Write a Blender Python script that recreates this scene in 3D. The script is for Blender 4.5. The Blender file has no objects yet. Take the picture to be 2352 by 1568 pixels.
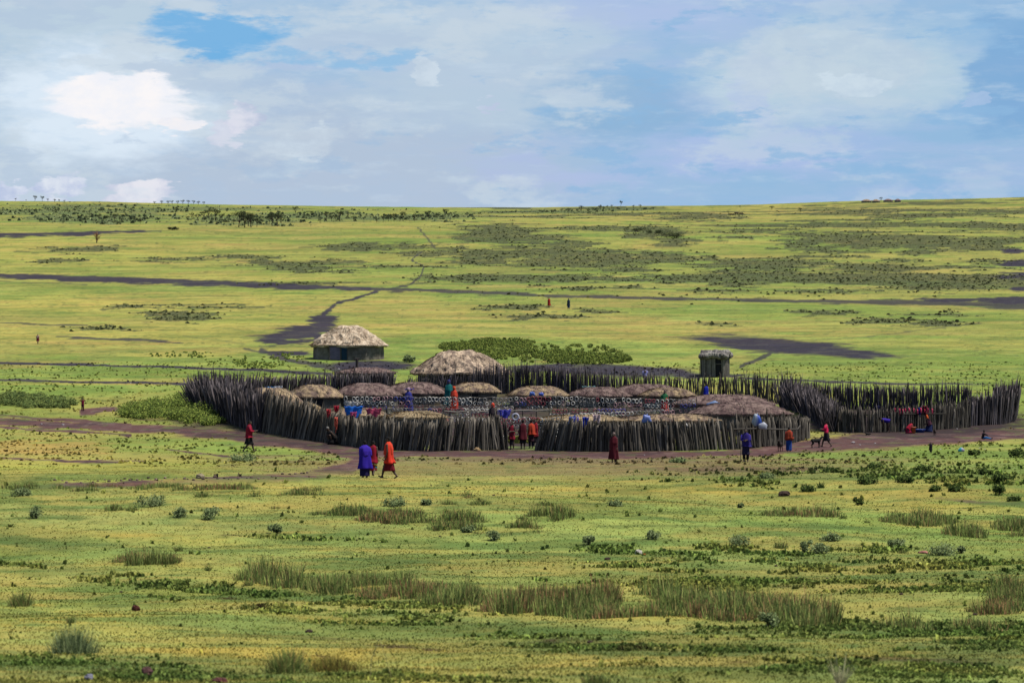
import bpy, math, random
import numpy as np
from mathutils import Vector, Matrix
random.seed(7); rng = np.random.default_rng(11)
sc = bpy.context.scene
R = math.radians
# ---------------------------------------------------------------- camera, sky, sun, exposure
F, CX, CY = 6000.0, 1176.0, 784.0          # focal length and centre in units of a 2352 px wide picture
cam_d = bpy.data.cameras.new('camera'); cam = bpy.data.objects.new('camera', cam_d)
sc.collection.objects.link(cam); sc.camera = cam
cam.location = (0, 0, 0); cam.rotation_euler = (R(90), 0, 0)
cam_d.sensor_width = 36; cam_d.lens = F / 2352 * 36
cam_d.clip_start = .5; cam_d.clip_end = 30000
cam_d.dof.use_dof = True; cam_d.dof.focus_distance = 150; cam_d.dof.aperture_fstop = 2.6
SUN_EL, SUN_AZ = 64, 100                     # azimuth clockwise from +Y (view direction): high on the right
sd = bpy.data.lights.new('sun', 'SUN'); sun = bpy.data.objects.new('sun', sd); sc.collection.objects.link(sun)
sd.energy = 4.7; sd.angle = R(.5); sd.color = (1, .94, .83)
sv = Vector((math.sin(R(SUN_AZ)) * math.cos(R(SUN_EL)), math.cos(R(SUN_AZ)) * math.cos(R(SUN_EL)), math.sin(R(SUN_EL))))
sun.rotation_euler = (-sv).to_track_quat('-Z', 'Y').to_euler()
sc.view_settings.view_transform = 'Standard'; sc.view_settings.look = 'None'
sc.view_settings.exposure = .62; sc.view_settings.gamma = 1
EXPO = 2 ** .62

def lin(c):
    return tuple(((v / 255) / 12.92 if v <= 10 else (((v / 255) + .055) / 1.055) ** 2.4) for v in c)

class NG:                                   # tiny node-graph helper
    def __init__(s, nt): s.nt = nt; s.n = nt.nodes; s.l = nt.links
    def new(s, t, **kw):
        n = s.n.new(t)
        for k, v in kw.items(): setattr(n, k, v)
        return n
    def put(s, sock, v):
        if hasattr(v, 'is_output'): s.l.new(v, sock)
        elif v is not None:
            if sock.type == 'RGBA' and len(v) == 3: v = (*v, 1)
            sock.default_value = v
    def m(s, op, a, b=None, c=None, clamp=False):
        n = s.new('ShaderNodeMath', operation=op); n.use_clamp = clamp
        for i, v in enumerate((a, b, c)):
            if v is not None: s.put(n.inputs[i], v)
        return n.outputs[0]
    def v(s, op, a, b=None):
        n = s.new('ShaderNodeVectorMath', operation=op); s.put(n.inputs[0], a)
        if b is not None: s.put(n.inputs[1], b)
        return n.outputs['Value'] if op in ('LENGTH', 'DOT_PRODUCT') else n.outputs[0]
    def noise(s, vec, scale, detail=4, rough=.55, dist=0, col=False):
        n = s.new('ShaderNodeTexNoise'); s.put(n.inputs['Vector'], vec)
        n.inputs['Scale'].default_value = scale; n.inputs['Detail'].default_value = detail
        n.inputs['Roughness'].default_value = rough; n.inputs['Distortion'].default_value = dist
        return n.outputs['Color' if col else 'Fac']
    def rng(s, x, a, b, c=0., d=1., smooth=True):
        n = s.new('ShaderNodeMapRange'); n.interpolation_type = 'SMOOTHSTEP' if smooth else 'LINEAR'
        s.put(n.inputs[0], x)
        for i, v in enumerate((a, b, c, d)): n.inputs[i + 1].default_value = v
        return n.outputs[0]
    def mix(s, f, a, b, mode='MIX'):
        n = s.new('ShaderNodeMix', data_type='RGBA', blend_type=mode)
        s.put(n.inputs[0], f); s.put(n.inputs[6], a); s.put(n.inputs[7], b)
        return n.outputs[2]
    def xyz(s, x, y, z):
        n = s.new('ShaderNodeCombineXYZ'); s.put(n.inputs[0], x); s.put(n.inputs[1], y); s.put(n.inputs[2], z)
        return n.outputs[0]

world = bpy.data.worlds.new('World'); sc.world = world; world.use_nodes = True
g = NG(world.node_tree); g.n.clear()
SKY_S = .1
out = g.new('ShaderNodeOutputWorld'); bg = g.new('ShaderNodeBackground'); bg.inputs[1].default_value = SKY_S
g.l.new(bg.outputs[0], out.inputs[0])
sky = g.new('ShaderNodeTexSky', sky_type='NISHITA'); sky.sun_disc = False
sky.sun_elevation = R(SUN_EL); sky.sun_rotation = R(SUN_AZ); sky.altitude = 2300; sky.dust_density = 1.2
tc = g.new('ShaderNodeTexCoord'); dirv = tc.outputs['Generated']
sp = g.new('ShaderNodeSeparateXYZ'); g.l.new(dirv, sp.inputs[0])
az = g.m('ARCTAN2', sp.outputs[0], sp.outputs[1]); el = g.m('ARCSINE', sp.outputs[2])
D = lambda px: math.atan((px - CX) / F)
P = g.xyz(az, el, 0.)                       # direction as azimuth and elevation
Pn = g.v('MULTIPLY', P, (1., 2.1, 1.))
w1 = g.v('SUBTRACT', g.noise(Pn, 16, 5, .6, col=True), (.5, .5, .5))
w2 = g.v('SUBTRACT', g.noise(g.v('MULTIPLY', P, (1., 3.5, 1.)), 70, 5, .62, col=True), (.5, .5, .5))
warp = g.v('ADD', g.v('MULTIPLY', w1, (.10, .035, 0)), g.v('MULTIPLY', w2, (.030, .014, 0)))
PW = g.v('ADD', P, warp)
PW2 = g.v('ADD', P, g.v('ADD', g.v('MULTIPLY', w1, (.035, .014, 0)), g.v('MULTIPLY', w2, (.022, .017, 0))))
def blob(cx, cy, rx, ry, lo=.35, hi=1.15, src=None):
    d = g.v('SUBTRACT', src or PW, (D(cx), math.atan((CY - cy) / F), 0.))
    r = g.v('LENGTH', g.v('MULTIPLY', d, (F / rx, F / ry, 0.)))
    return g.rng(r, lo, hi, 1., 0.)
def S(c, k=1.): return tuple(v * k / EXPO / SKY_S for v in lin(c))
high = g.rng(el, .13, .45)                  # above the picture the sky goes back to the plain sky model
base = g.mix(g.rng(az, -.20, .20), S((178, 198, 226)), S((143, 184, 220)))
base = g.mix(g.rng(el, .0, .16), base, S((152, 188, 222)))
streak = g.noise(g.v('MULTIPLY', P, (1., 7., 1.)), 9, 6, .6)
base = g.mix(g.m('MULTIPLY', g.rng(streak, .42, .66), .55), base, S((180, 194, 230)))
c = base
def lay(mask, col, k=1.):
    global c
    c = g.mix(g.m('MULTIPLY', mask, k) if k != 1. else mask, c, S(col))
# wide veils, then clouds, then bright cores
lay(blob(120, 160, 620, 420), (186, 206, 222), .95)
lay(blob(700, 380, 760, 230), (180, 196, 216), .9)
lay(blob(950, 60, 520, 90), (190, 208, 224), .85)
lay(blob(1100, 190, 430, 130), (188, 206, 222), .8)
lay(blob(1930, 170, 380, 150), (188, 210, 224), .85)
lay(blob(1500, 30, 420, 70), (178, 196, 230), .6)
lay(blob(1700, 340, 360, 60), (176, 192, 232), .6)
lay(blob(1260, 400, 300, 40), (178, 192, 230), .55)
lay(blob(500, 75, 200, 66, .55, 1., PW2), (116, 178, 226), .97)
lay(blob(760, 125, 300, 22), (146, 190, 226), .9)
lay(blob(1450, 240, 230, 90, .3, 1.2), (138, 178, 214), .75)
lay(blob(1260, 90, 170, 60, .6, 1., PW2), (186, 206, 224), .6)
lay(blob(1750, 200, 60, 120, .6, 1., PW2), (180, 196, 232), .5)
lay(blob(2310, 180, 130, 180, .5, 1.1), (124, 170, 214), .8)
lay(blob(180, 70, 250, 120, .5, 1., PW2), (188, 208, 224), .95)
lay(blob(230, 240, 340, 150, .45, 1.15), (220, 234, 247), .97)
puff = g.noise(g.v('MULTIPLY', P, (1., 1.6, 1.)), 60, 6, .62)
def cumulus(cx, cy, rx, ry, col, k=1., shade=(190, 200, 226), lo=.68, hi=.9):
    global c
    m_ = blob(cx, cy, rx, ry, lo, hi, PW2)
    c = g.mix(g.m('MULTIPLY', m_, k), c, g.mix(g.rng(puff, .38, .62), S(shade), S(col)))
bank = g.noise(g.v('MULTIPLY', P, (1., 2.4, 1.)), 13, 9, .62); bank2 = g.noise(g.v('ADD', g.v('MULTIPLY', P, (1., 3.2, 1.)), (3.7, 1.3, 0.)), 22, 9, .64)
leftw = g.rng(az, .13, -.06)
c = g.mix(g.m('MULTIPLY', g.m('MULTIPLY', g.rng(bank, .50, .575), .65), g.rng(az, .2, .0, .45, 1.)), c, S((200, 214, 226)))
c = g.mix(g.m('MULTIPLY', g.rng(bank2, .52, .60), g.rng(az, .08, -.04, .12, .5)), c, S((176, 196, 220)))
c = g.mix(g.m('MULTIPLY', g.m('MULTIPLY', g.rng(bank2, .46, .38), .75), g.rng(az, -.12, .08, .2, 1.)), c, S((142, 184, 222)))
lay(blob(500, 75, 190, 60, .6, 1., PW2), (116, 178, 226), .9)
cumulus(285, 232, 190, 74, (250, 247, 248), 1., (240, 242, 249), .7, .98)
cumulus(395, 280, 70, 30, (246, 242, 244), .9, (236, 238, 246))
cumulus(565, 268, 48, 48, (226, 226, 238), .8, (186, 196, 220))
cumulus(520, 300, 60, 40, (220, 222, 236), .7, (192, 200, 222))
cumulus(972, 155, 48, 42, (208, 222, 234), .8, (192, 208, 224))
cumulus(700, 325, 110, 40, (206, 220, 232), .75, (190, 204, 220))
cumulus(1110, 235, 50, 22, (204, 218, 232), .7)
cumulus(1900, 150, 230, 88, (198, 214, 226), .6, (186, 204, 222), .75, 1.)
cumulus(1950, 200, 90, 30, (208, 224, 236), .7, (194, 212, 228))
cumulus(2235, 240, 40, 32, (176, 198, 230), .6, (166, 190, 224))
cumulus(150, 436, 80, 44, (226, 232, 242), .9, (184, 196, 226))
cumulus(20, 448, 70, 30, (222, 228, 242), .85, (184, 196, 226))
cumulus(345, 446, 88, 46, (232, 232, 240), .95, (200, 206, 226))
wis = g.noise(g.v('MULTIPLY', P, (1., 5., 1.)), 30, 7, .65)
c = g.mix(g.m('MULTIPLY', g.rng(wis, .52, .72), .35), c, S((204, 220, 234)))
hn = g.noise(dirv, 3, 6, .6)
g.put(bg.inputs[0], g.mix(high, c, g.mix(g.m('MULTIPLY', g.rng(hn, .45, .7), .55), sky.outputs[0], S((200, 212, 230)))))

# ---------------------------------------------------------------- helpers
COL = sc.collection
def set_tag(o, label=None, cat=None, group=None, kind=None):
    if label: o['label'] = label
    if cat: o['category'] = cat
    if group: o['group'] = group
    if kind: o['kind'] = kind
    return o
def thing(name, label, cat, loc=(0, 0, 0), rz=0., group=None):
    o = bpy.data.objects.new(name, None); COL.objects.link(o); o.location = loc; o.rotation_euler = (0, 0, rz)
    o.empty_display_size = .2
    return set_tag(o, label, cat, group)
def copy_tree(o, parent=None):
    c_ = o.copy(); COL.objects.link(c_); c_.parent = parent
    for ch in list(o.children): copy_tree(ch, c_)
    return c_

class MB:                                   # collects shapes into one mesh
    def __init__(s): s.v = []; s.f = []; s.c = []; s.n = 0; s.cur = (1, 1, 1)
    def add(s, vs, fs):
        k = s.n; s.v.extend(vs); s.n += len(vs)
        s.c.extend([s.cur] * len(vs)); s.f.extend([tuple(i + k for i in f) for f in fs]); return s
    def box(s, c, d, rz=0., M=None):
        x, y, z = (v / 2 for v in d); vs = []
        for p in ((-x, -y, -z), (x, -y, -z), (x, y, -z), (-x, y, -z), (-x, -y, z), (x, -y, z), (x, y, z), (-x, y, z)):
            p = Vector(p)
            p = (M @ p) if M else Vector((p.x * math.cos(rz) - p.y * math.sin(rz), p.x * math.sin(rz) + p.y * math.cos(rz), p.z))
            vs.append(tuple(p + Vector(c)))
        return s.add(vs, [(0, 3, 2, 1), (4, 5, 6, 7), (0, 1, 5, 4), (1, 2, 6, 5), (2, 3, 7, 6), (3, 0, 4, 7)])
    def tube(s, pts, rad, n=6, cap=True):
        pts = [Vector(p) for p in pts]
        if not hasattr(rad, '__len__'): rad = [rad] * len(pts)
        vs = []; up = None
        for i, p in enumerate(pts):
            t = (pts[min(i + 1, len(pts) - 1)] - pts[max(i - 1, 0)]).normalized()
            a = Vector((0, 1, 0)) if abs(t.y) < .9 else Vector((1, 0, 0))
            if up is not None: a = up
            b = t.cross(a).normalized(); up = b.cross(t).normalized()
            for k in range(n):
                q = 2 * math.pi * k / n
                vs.append(tuple(p + (b * math.cos(q) + up * math.sin(q)) * rad[i]))
        fs = []
        for i in range(len(pts) - 1):
            for k in range(n):
                a_ = i * n + k; b_ = i * n + (k + 1) % n
                fs.append((a_, a_ + n, b_ + n, b_))
        if cap: fs.append(tuple(range(n))); fs.append(tuple(range(len(vs) - 1, len(vs) - 1 - n, -1)))
        return s.add(vs, fs)
    def ball(s, c, r, n=10, m=7, M=None, jit=0.):
        if not hasattr(r, '__len__'): r = (r, r, r)
        vs = [];
        for i in range(m + 1):
            th = math.pi * i / m
            for k in range(n):
                ph = 2 * math.pi * k / n
                j = 1 + random.uniform(-jit, jit) if 0 < i < m else 1
                p = Vector((r[0] * math.sin(th) * math.cos(ph) * j, r[1] * math.sin(th) * math.sin(ph) * j, r[2] * math.cos(th) * j))
                if M: p = M @ p
                vs.append(tuple(p + Vector(c)))
        fs = [(i * n + k, (i + 1) * n + k, (i + 1) * n + (k + 1) % n, i * n + (k + 1) % n) for i in range(m) for k in range(n)]
        return s.add(vs, fs)
    def capsule(s, a, b, ra, rb, n=10):
        a = Vector(a); b = Vector(b); t = (b - a); L = t.length
        if L < 1e-5: return s.ball(a, ra)
        t /= L; pts = []; rr = []
        for q in (-1, -.8, -.45, 0): pts.append(a + t * ra * q); rr.append(max(ra * math.sqrt(1 - q * q), ra * .12))
        for q in (0, .45, .8, 1): pts.append(b + t * rb * q); rr.append(max(rb * math.sqrt(1 - q * q), rb * .12))
        return s.tube(pts, rr, n)
    def torus(s, c, Rr, r, n=14, m=5, M=None):
        vs = []
        for i in range(n):
            a = 2 * math.pi * i / n
            for k in range(m):
                b = 2 * math.pi * k / m
                p = Vector(((Rr + r * math.cos(b)) * math.cos(a), r * math.sin(b), (Rr + r * math.cos(b)) * math.sin(a)))
                if M: p = M @ p
                vs.append(tuple(p + Vector(c)))
        fs = [(i * m + k, ((i + 1) % n) * m + k, ((i + 1) % n) * m + (k + 1) % m, i * m + (k + 1) % m) for i in range(n) for k in range(m)]
        return s.add(vs, fs)
    def mesh(s, name, m, smooth=False):
        me = bpy.data.meshes.new(name); me.from_pydata(s.v, [], s.f)
        if s.v:
            at = me.color_attributes.new('tint', 'FLOAT_COLOR', 'POINT')
            arr = np.ones((len(s.v), 4), dtype=np.float32); arr[:, :3] = np.array(s.c, dtype=np.float32)
            at.data.foreach_set('color', arr.ravel())
        if m: me.materials.append(m)
        if smooth: me.polygons.foreach_set('use_smooth', [True] * len(me.polygons))
        me.update(); return me
    def build(s, name, m, parent=None, smooth=False, loc=None):
        o = bpy.data.objects.new(name, s.mesh(name, m, smooth)); COL.objects.link(o)
        if parent: o.parent = parent
        if loc is not None: o.location = loc
        return o
def np_mesh(name, V, Fq, C=None, m=None, smooth=False, per=4):
    """fast mesh from arrays; Fq is (n,per); C a colour per vertex"""
    me = bpy.data.meshes.new(name); nv, nf = len(V), len(Fq)
    me.vertices.add(nv); me.vertices.foreach_set('co', np.asarray(V, dtype=np.float32).ravel())
    me.loops.add(nf * per); me.loops.foreach_set('vertex_index', np.asarray(Fq, dtype=np.int32).ravel())
    me.polygons.add(nf); me.polygons.foreach_set('loop_start', np.arange(0, nf * per, per, dtype=np.int32))
    if smooth: me.polygons.foreach_set('use_smooth', np.ones(nf, dtype=bool))
    me.update(calc_edges=True)
    if C is not None:
        at = me.color_attributes.new('tint', 'FLOAT_COLOR', 'POINT')
        arr = np.ones((nv, 4), dtype=np.float32); arr[:, :3] = C; at.data.foreach_set('color', arr.ravel())
    if m: me.materials.append(m)
    return me

MATS = {}
def mat(name, col, rough=.9, var=.25, scale=3., bump=.0, tint=False, spec=.2, col2=None, stretch=(1, 1, 1), trans=0.):
    if name in MATS: return MATS[name]
    m_ = bpy.data.materials.new(name); m_.use_nodes = True; q = NG(m_.node_tree)
    bs = q.n['Principled BSDF']; bs.inputs['Roughness'].default_value = rough
    bs.inputs['Specular IOR Level'].default_value = spec
    co = q.new('ShaderNodeTexCoord').outputs['Object']
    co = q.v('MULTIPLY', co, tuple(float(v) for v in stretch))
    n1 = q.noise(co, scale, 5, .6)
    k = q.rng(n1, .25, .75, 1 - var, 1 + var, False)
    src = col
    if col2 is not None: src = q.mix(q.rng(q.noise(co, scale * .37, 4, .6), .4, .62), col, col2)
    if tint:
        at = q.new('ShaderNodeAttribute', attribute_name='tint'); src = q.mix(1., at.outputs['Color'], (1, 1, 1), 'MULTIPLY') if col is None else q.mix(1., at.outputs['Color'], src, 'MULTIPLY')
    if name == 'foliage': k = q.m('MULTIPLY', k, 1.4)
    fin = q.v('MULTIPLY', src, q.xyz(k, k, k))
    q.put(bs.inputs['Base Color'], fin)
    if bump:
        b = q.new('ShaderNodeBump'); b.inputs['Strength'].default_value = bump; b.inputs['Distance'].default_value = .05
        q.put(b.inputs['Height'], q.noise(co, scale * 4, 5, .65)); q.l.new(b.outputs[0], bs.inputs['Normal'])
    if name == 'foliage':                    # leaves and blades lie every way: shade each small quad as one of a soft mass that faces mostly upward
        ge = q.new('ShaderNodeNewGeometry'); nn = q.v('NORMALIZE', q.v('ADD', q.v('MULTIPLY', ge.outputs['Normal'], (.5, .5, .3)), (0, -.12, .9)))
        q.l.new(nn, bs.inputs['Normal'])
    if trans:
        ou = q.n['Material Output']; tr = q.new('ShaderNodeBsdfTranslucent'); q.put(tr.inputs[0], fin)
        mx = q.new('ShaderNodeMixShader'); mx.inputs[0].default_value = trans
        q.l.new(bs.outputs[0], mx.inputs[1]); q.l.new(tr.outputs[0], mx.inputs[2]); q.l.new(mx.outputs[0], ou.inputs[0])
    MATS[name] = m_; return m_

# ---------------------------------------------------------------- terrain
def vnoise(x, y, seed=0):
    xi = np.floor(x); yi = np.floor(y); fx = x - xi; fy = y - yi
    fx = fx * fx * (3 - 2 * fx); fy = fy * fy * (3 - 2 * fy)
    xi = xi.astype(np.int64); yi = yi.astype(np.int64)
    def h(a, b):
        n = (a * 374761393 + b * 668265263 + seed * 974634777) & 0x7fffffff
        n = ((n ^ (n >> 13)) * 1274126177) & 0x7fffffff
        return ((n ^ (n >> 16)) & 0xffff) / 65535.
    return (h(xi, yi) * (1 - fx) + h(xi + 1, yi) * fx) * (1 - fy) + (h(xi, yi + 1) * (1 - fx) + h(xi + 1, yi + 1) * fx) * fy
def fbm(x, y, seed=0, o=4, gain=.5):
    t = 0; a = 1; s_ = 0
    for i in range(o):
        t = t + a * vnoise(x * 2 ** i + 17.3 * i, y * 2 ** i - 9.1 * i, seed + i); s_ += a; a *= gain
    return t / s_
def sst(x, a, b):
    t = np.clip((x - a) / (b - a), 0, 1); return t * t * (3 - 2 * t)
PROF = [(34, 1568), (44, 1475), (58, 1390), (80, 1250), (96, 1155), (110, 1098), (132, 1062), (148, 1035), (168, 1000), (180, 980), (193, 950),
        (203, 922), (212, 893), (222, 867), (243, 828), (275, 790), (315, 760), (425, 707), (530, 660), (740, 600), (1080, 540), (1500, 500), (1850, 480), (2100, 470)]
pY = np.array([p[0] for p in PROF], float); pP = np.array([p[1] for p in PROF], float); lY = np.log(pY)
def pchip(x, y):
    h = np.diff(x); d = np.diff(y) / h; m_ = np.zeros_like(y)
    m_[1:-1] = np.where(d[1:] * d[:-1] > 0, 2 * d[1:] * d[:-1] / (d[1:] + d[:-1]), 0); m_[0] = d[0]; m_[-1] = d[-1]
    def f(q):
        i = np.clip(np.searchsorted(x, q) - 1, 0, len(h) - 1); t = (q - x[i]) / h[i]
        return (2*t**3-3*t**2+1)*y[i] + (t**3-2*t**2+t)*h[i]*m_[i] + (-2*t**3+3*t**2)*y[i+1] + (t**3-t**2)*h[i]*m_[i+1]
    return f
prof = pchip(lY, pP)
cr_x = np.array([-600, 0, 250, 500, 900, 1250, 1500, 1750, 2000, 2200, 2352, 3000]); cr_y = np.array([-12, -10, -8, -2, 3, 4, 1, -3, -11, -16, -19, -26.])
def H(X, Y):
    X = np.asarray(X, float); Y = np.asarray(Y, float)
    Yc = np.clip(Y, 34, 2100)
    z = -(prof(np.log(Yc)) - CY) / F * Yc
    z34 = -(1568 - CY) / F * 34
    z = np.where(Y < 34, z34 + (34 - Y) / 34 * (-1.75 - z34) * np.where(Y < 0, 0, 1) + np.where(Y < 0, -1.75 - z34, 0), z)
    z = np.where(Y > 2100, z - (Y - 2100) * .03, z)
    ax = X / np.maximum(Y, 34) * F + CX
    z = z - np.interp(ax, cr_x, cr_y) / F * Yc * sst(Y, 700, 2000)
    z = z + (fbm(X / 90, Y / 90, 3, 3) - .5) * 1.6 * sst(Y, 260, 420) + (fbm(X / 500, Y / 500, 5, 2) - .5) * 7 * sst(Y, 500, 1100) * (1 - sst(Y, 1300, 1900))
    near = 1 - sst(Y, 118, 138)
    z = z + near * ((fbm(X / 14, Y / 11, 21, 3) - .5) * .55 + (fbm(X / 3.2, Y / 2.6, 22, 3) - .5) * .16)
    z = z + (fbm(X / 2.2, Y / 2.2, 23, 2) - .5) * .07 + (fbm(X / 22, Y / 22, 25, 2) - .5) * .3 * (1 - sst(Y, 150, 162) * (1 - sst(Y, 214, 235)))
    return z
def proj(X, Y, Z): return CX + F * X / Y, CY - F * Z / Y
_ys = np.exp(np.linspace(math.log(30), math.log(2100), 2600))
def G(px, py):
    """where the line of sight through a picture point first meets the ground"""
    X = (px - CX) / F * _ys; q = CY - F * H(X, _ys) / _ys
    i = int(np.argmax(q <= py)) if (q <= py).any() else len(_ys) - 1
    if i > 0 and q[i - 1] != q[i]: t = min(max((q[i-1] - py) / (q[i-1] - q[i]), 0), 1); Y = _ys[i-1] + t * (_ys[i] - _ys[i-1])
    else: Y = _ys[i]
    X = (px - CX) / F * Y
    return Vector((X, Y, float(H(X, Y))))
_pinv_p = pP[::-1]; 
_dense = np.exp(np.linspace(math.log(34), math.log(2100), 4000)); _dp = prof(np.log(_dense))
def GA(px, py):
    """the same, roughly, for arrays"""
    Y = np.interp(-py, -_dp, _dense)
    X = (px - CX) / F * Y
    return X, Y, H(X, Y)
def gz(x, y): return float(H(x, y))
# ---------------------------------------------------------------- the ground: one grid, its macro colours, trodden earth and painted ravine shade split off as sheets
GK = 2.1
def A(c): return np.array(lin(c)) / GK       # picture colour of a sunlit flat patch -> base colour
rows = []
dn = np.exp(np.linspace(math.log(28), math.log(2100), 9000)); dpz = prof(np.log(np.maximum(dn, 34))) + np.where(dn < 34, (34 - dn) * 40, 0)
tgt = np.arange(1800, 471, -1.35); rows = list(np.interp(-tgt, -dpz, dn))
rows = [-80, -50, -30, -15, -5, 2, 8, 13, 17, 20.5, 23.5, 26] + [r for r in rows if r > 27] + [2100 + i * 60 for i in range(1, 6)] + [2800, 3400, 4500, 6500, 9500]
rows = np.array(sorted(set(rows)))
us = np.arange(-.262, .2621, 2.3 / F); side = .262 * np.exp(np.arange(1, 15) * .17)
us = np.concatenate([-side[::-1], us, side])
NR, NC = len(rows), len(us)
gy = np.repeat(rows[:, None], NC, 1); gx = us[None, :] * np.maximum(rows, 34)[:, None]
gzv = H(gx, gy)
pxv, pyv = CX + us[None, :] * F + 0 * gy, CY - F * gzv / np.maximum(gy, 34)
pyv = np.where(gy < 34, 1600, pyv)
def nz(sc_, seed, o=4): return fbm(gx / sc_, gy / sc_, seed, o)
far = sst(gy, 300, 900)
col = np.zeros((NR, NC, 3))
def cmix(mask, c_):
    global col
    mask = np.clip(mask, 0, 1)[..., None]; col = col * (1 - mask) + A(c_) * mask
n_big = nz(46, 31, 5); n_mid = nz(9, 32, 5); n_sm = nz(1.6, 33, 4); n_far = nz(150, 34, 5)
col[:] = A((134, 154, 72))
cmix(sst(n_mid, .42, .62), (154, 168, 80))
cmix(sst(n_big, .45, .60) * .8, (182, 168, 88))
cmix(sst(nz(14, 35, 5), .55, .68) * .6, (128, 150, 66))
cmix(sst(nz(5, 36, 4), .60, .72) * .45 * (1 - far), (176, 168, 88))
cmix(sst(n_far, .50, .62) * far * .6, (164, 164, 80))
cmix(sst(nz(60, 37, 5), .52, .66) * far * .55, (126, 140, 68))
# noise that ragged edges are cut with, in picture-width units so it suits every distance
lx = pxv / 60; ly = pyv / 9
eg = fbm(gx / (gy * .012), np.log(np.maximum(gy, 20)) * 60, 41, 5) - .5
eg2 = fbm(gx / (gy * .004), np.log(np.maximum(gy, 20)) * 190, 43, 4) - .5
def ell(cx, cy, rx, ry, soft=.35, k=1., rag=.9, tilt=0.):
    dx = pxv - cx; dy = pyv - cy - tilt * dx
    r = np.sqrt((dx / rx) ** 2 + (dy / ry) ** 2) + eg * rag * 2 + eg2 * rag
    return (1 - sst(r, 1 - soft, 1 + soft)) * k
def line(pts, w, soft=.4, rag=.5, wob=0.):
    m_ = np.zeros_like(pxv); ry_ = pyv + eg * wob
    for (x0, y0, *a), (x1, y1, *b) in zip(pts[:-1], pts[1:]):
        wa = a[0] if a else w; wb = b[0] if b else w
        dx, dy = x1 - x0, y1 - y0; t = np.clip(((pxv - x0) * dx + (ry_ - y0) * dy) / (dx * dx + dy * dy), 0, 1)
        ww = wa + (wb - wa) * t
        d = np.hypot(pxv - x0 - t * dx, (ry_ - y0 - t * dy)) / ww + eg2 * rag * 2 + eg * rag
        m_ = np.maximum(m_, 1 - sst(d, 1 - soft, 1 + soft))
    return m_
front = (gy < 133)
mid = (gy > 215)
# yellow and dry sweeps
for a in [(330, 700, 420, 26, .8), (100, 590, 320, 20, .7), (560, 640, 240, 14, .6), (250, 770, 300, 20, .7), (620, 745, 250, 14, .6), (960, 750, 170, 16, .5),
          (1300, 760, 320, 10, .4), (80, 560, 160, 12, .8), (1180, 720, 300, 8, .3), (2250, 790, 220, 14, .4), (1500, 775, 250, 10, .4), (150, 880, 220, 8, .5), (200, 900, 250, 12, .6), (420, 815, 120, 6, .6)]:
    cmix(ell(*a[:4], k=a[4], soft=.6) * mid, (202, 184, 92))
for a in [(680, 522, 300, 12, .8), (1780, 492, 330, 16, .75), (1350, 500, 260, 9, .55), (2150, 480, 260, 9, .5), (400, 560, 320, 12, .5), (2100, 520, 300, 10, .25), (1300, 522, 160, 7, .4), (80, 568, 130, 6, .5)]:
    cmix(ell(*a[:4], k=a[4], soft=.6) * mid, (190, 168, 92))
cmix(ell(60, 1028, 170, 16, k=.7, soft=.6), (200, 160, 90))
cmix(ell(200, 1070, 560, 14, k=.55, soft=.6), (196, 186, 84))
cmix(ell(480, 955, 150, 10, k=.6, soft=.5), (184, 170, 90))
cmix(mid * sst(nz(38, 91, 5), .52, .64) * sst(gy, 240, 320) * .55, (196, 176, 94)); cmix(mid * sst(nz(24, 92, 5), .60, .68) * .5, (190, 160, 92)); cmix(mid * sst(nz(30, 93, 5), .54, .66) * .45, (134, 152, 68))
# scrub cover on the far slope
SCRUB = [(1150, 538, 100, 20), (1220, 548, 80, 10), (1230, 578, 210, 10), (1330, 602, 170, 14), (1100, 600, 80, 10), (1070, 640, 110, 8), (1150, 642, 80, 5), (870, 565, 100, 7),
         (960, 585, 70, 6), (1380, 525, 80, 4), (1500, 533, 70, 12), (1545, 557, 50, 12), (1520, 598, 140, 7), (1750, 607, 150, 11), (1610, 640, 95, 8), (1690, 652, 70, 7), (1930, 548, 120, 11),
         (2020, 562, 110, 13), (1890, 572, 80, 5), (2110, 575, 50, 7), (2000, 614, 100, 9), (1850, 560, 50, 5), (2180, 658, 95, 8), (2130, 636, 60, 5), (2060, 600, 60, 4), (660, 608, 110, 6), (560, 590, 80, 4),
         (380, 597, 60, 3), (180, 573, 80, 6), (145, 598, 55, 5), (470, 706, 115, 4), (415, 727, 70, 10), (290, 703, 50, 4), (700, 620, 90, 5), (800, 600, 60, 4), (1170, 706, 70, 5), (1235, 728, 70, 5), (1370, 714, 50, 4),
         (1650, 745, 45, 3), (1890, 718, 60, 4), (2030, 737, 60, 7), (2150, 743, 65, 5), (2190, 722, 60, 4), (1760, 530, 90, 4), (1700, 545, 60, 3), (1480, 585, 90, 5), (1300, 560, 110, 5), (1450, 620, 80, 6),
         (1600, 500, 80, 5), (2080, 497, 90, 6), (2260, 520, 90, 6), (1980, 518, 60, 4), (2320, 550, 60, 6), (2250, 570, 70, 5), (1990, 636, 70, 4), (1900, 668, 90, 3), (1380, 660, 90, 4), (1700, 668, 80, 3), (1440, 645, 70, 4),
         (1980, 487, 70, 4), (2210, 492, 90, 5), (1320, 640, 70, 5), (1820, 640, 60, 4), (2290, 600, 70, 4), (1900, 590, 60, 3), (720, 650, 90, 3), (900, 612, 90, 3), (240, 755, 70, 4)]
scrub = np.zeros_like(pxv)
for a in SCRUB: scrub = np.maximum(scrub, ell(a[0], a[1], a[2], a[3] * 1.15, soft=.3, rag=.6 + 5. / a[3]))
scrub = np.maximum(scrub, sst(nz(75, 51, 5) + eg * .3, .56, .62) * sst(gy, 430, 650) * .9 * sst(pxv, 900, 1300))
wood = np.zeros_like(pxv)
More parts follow.
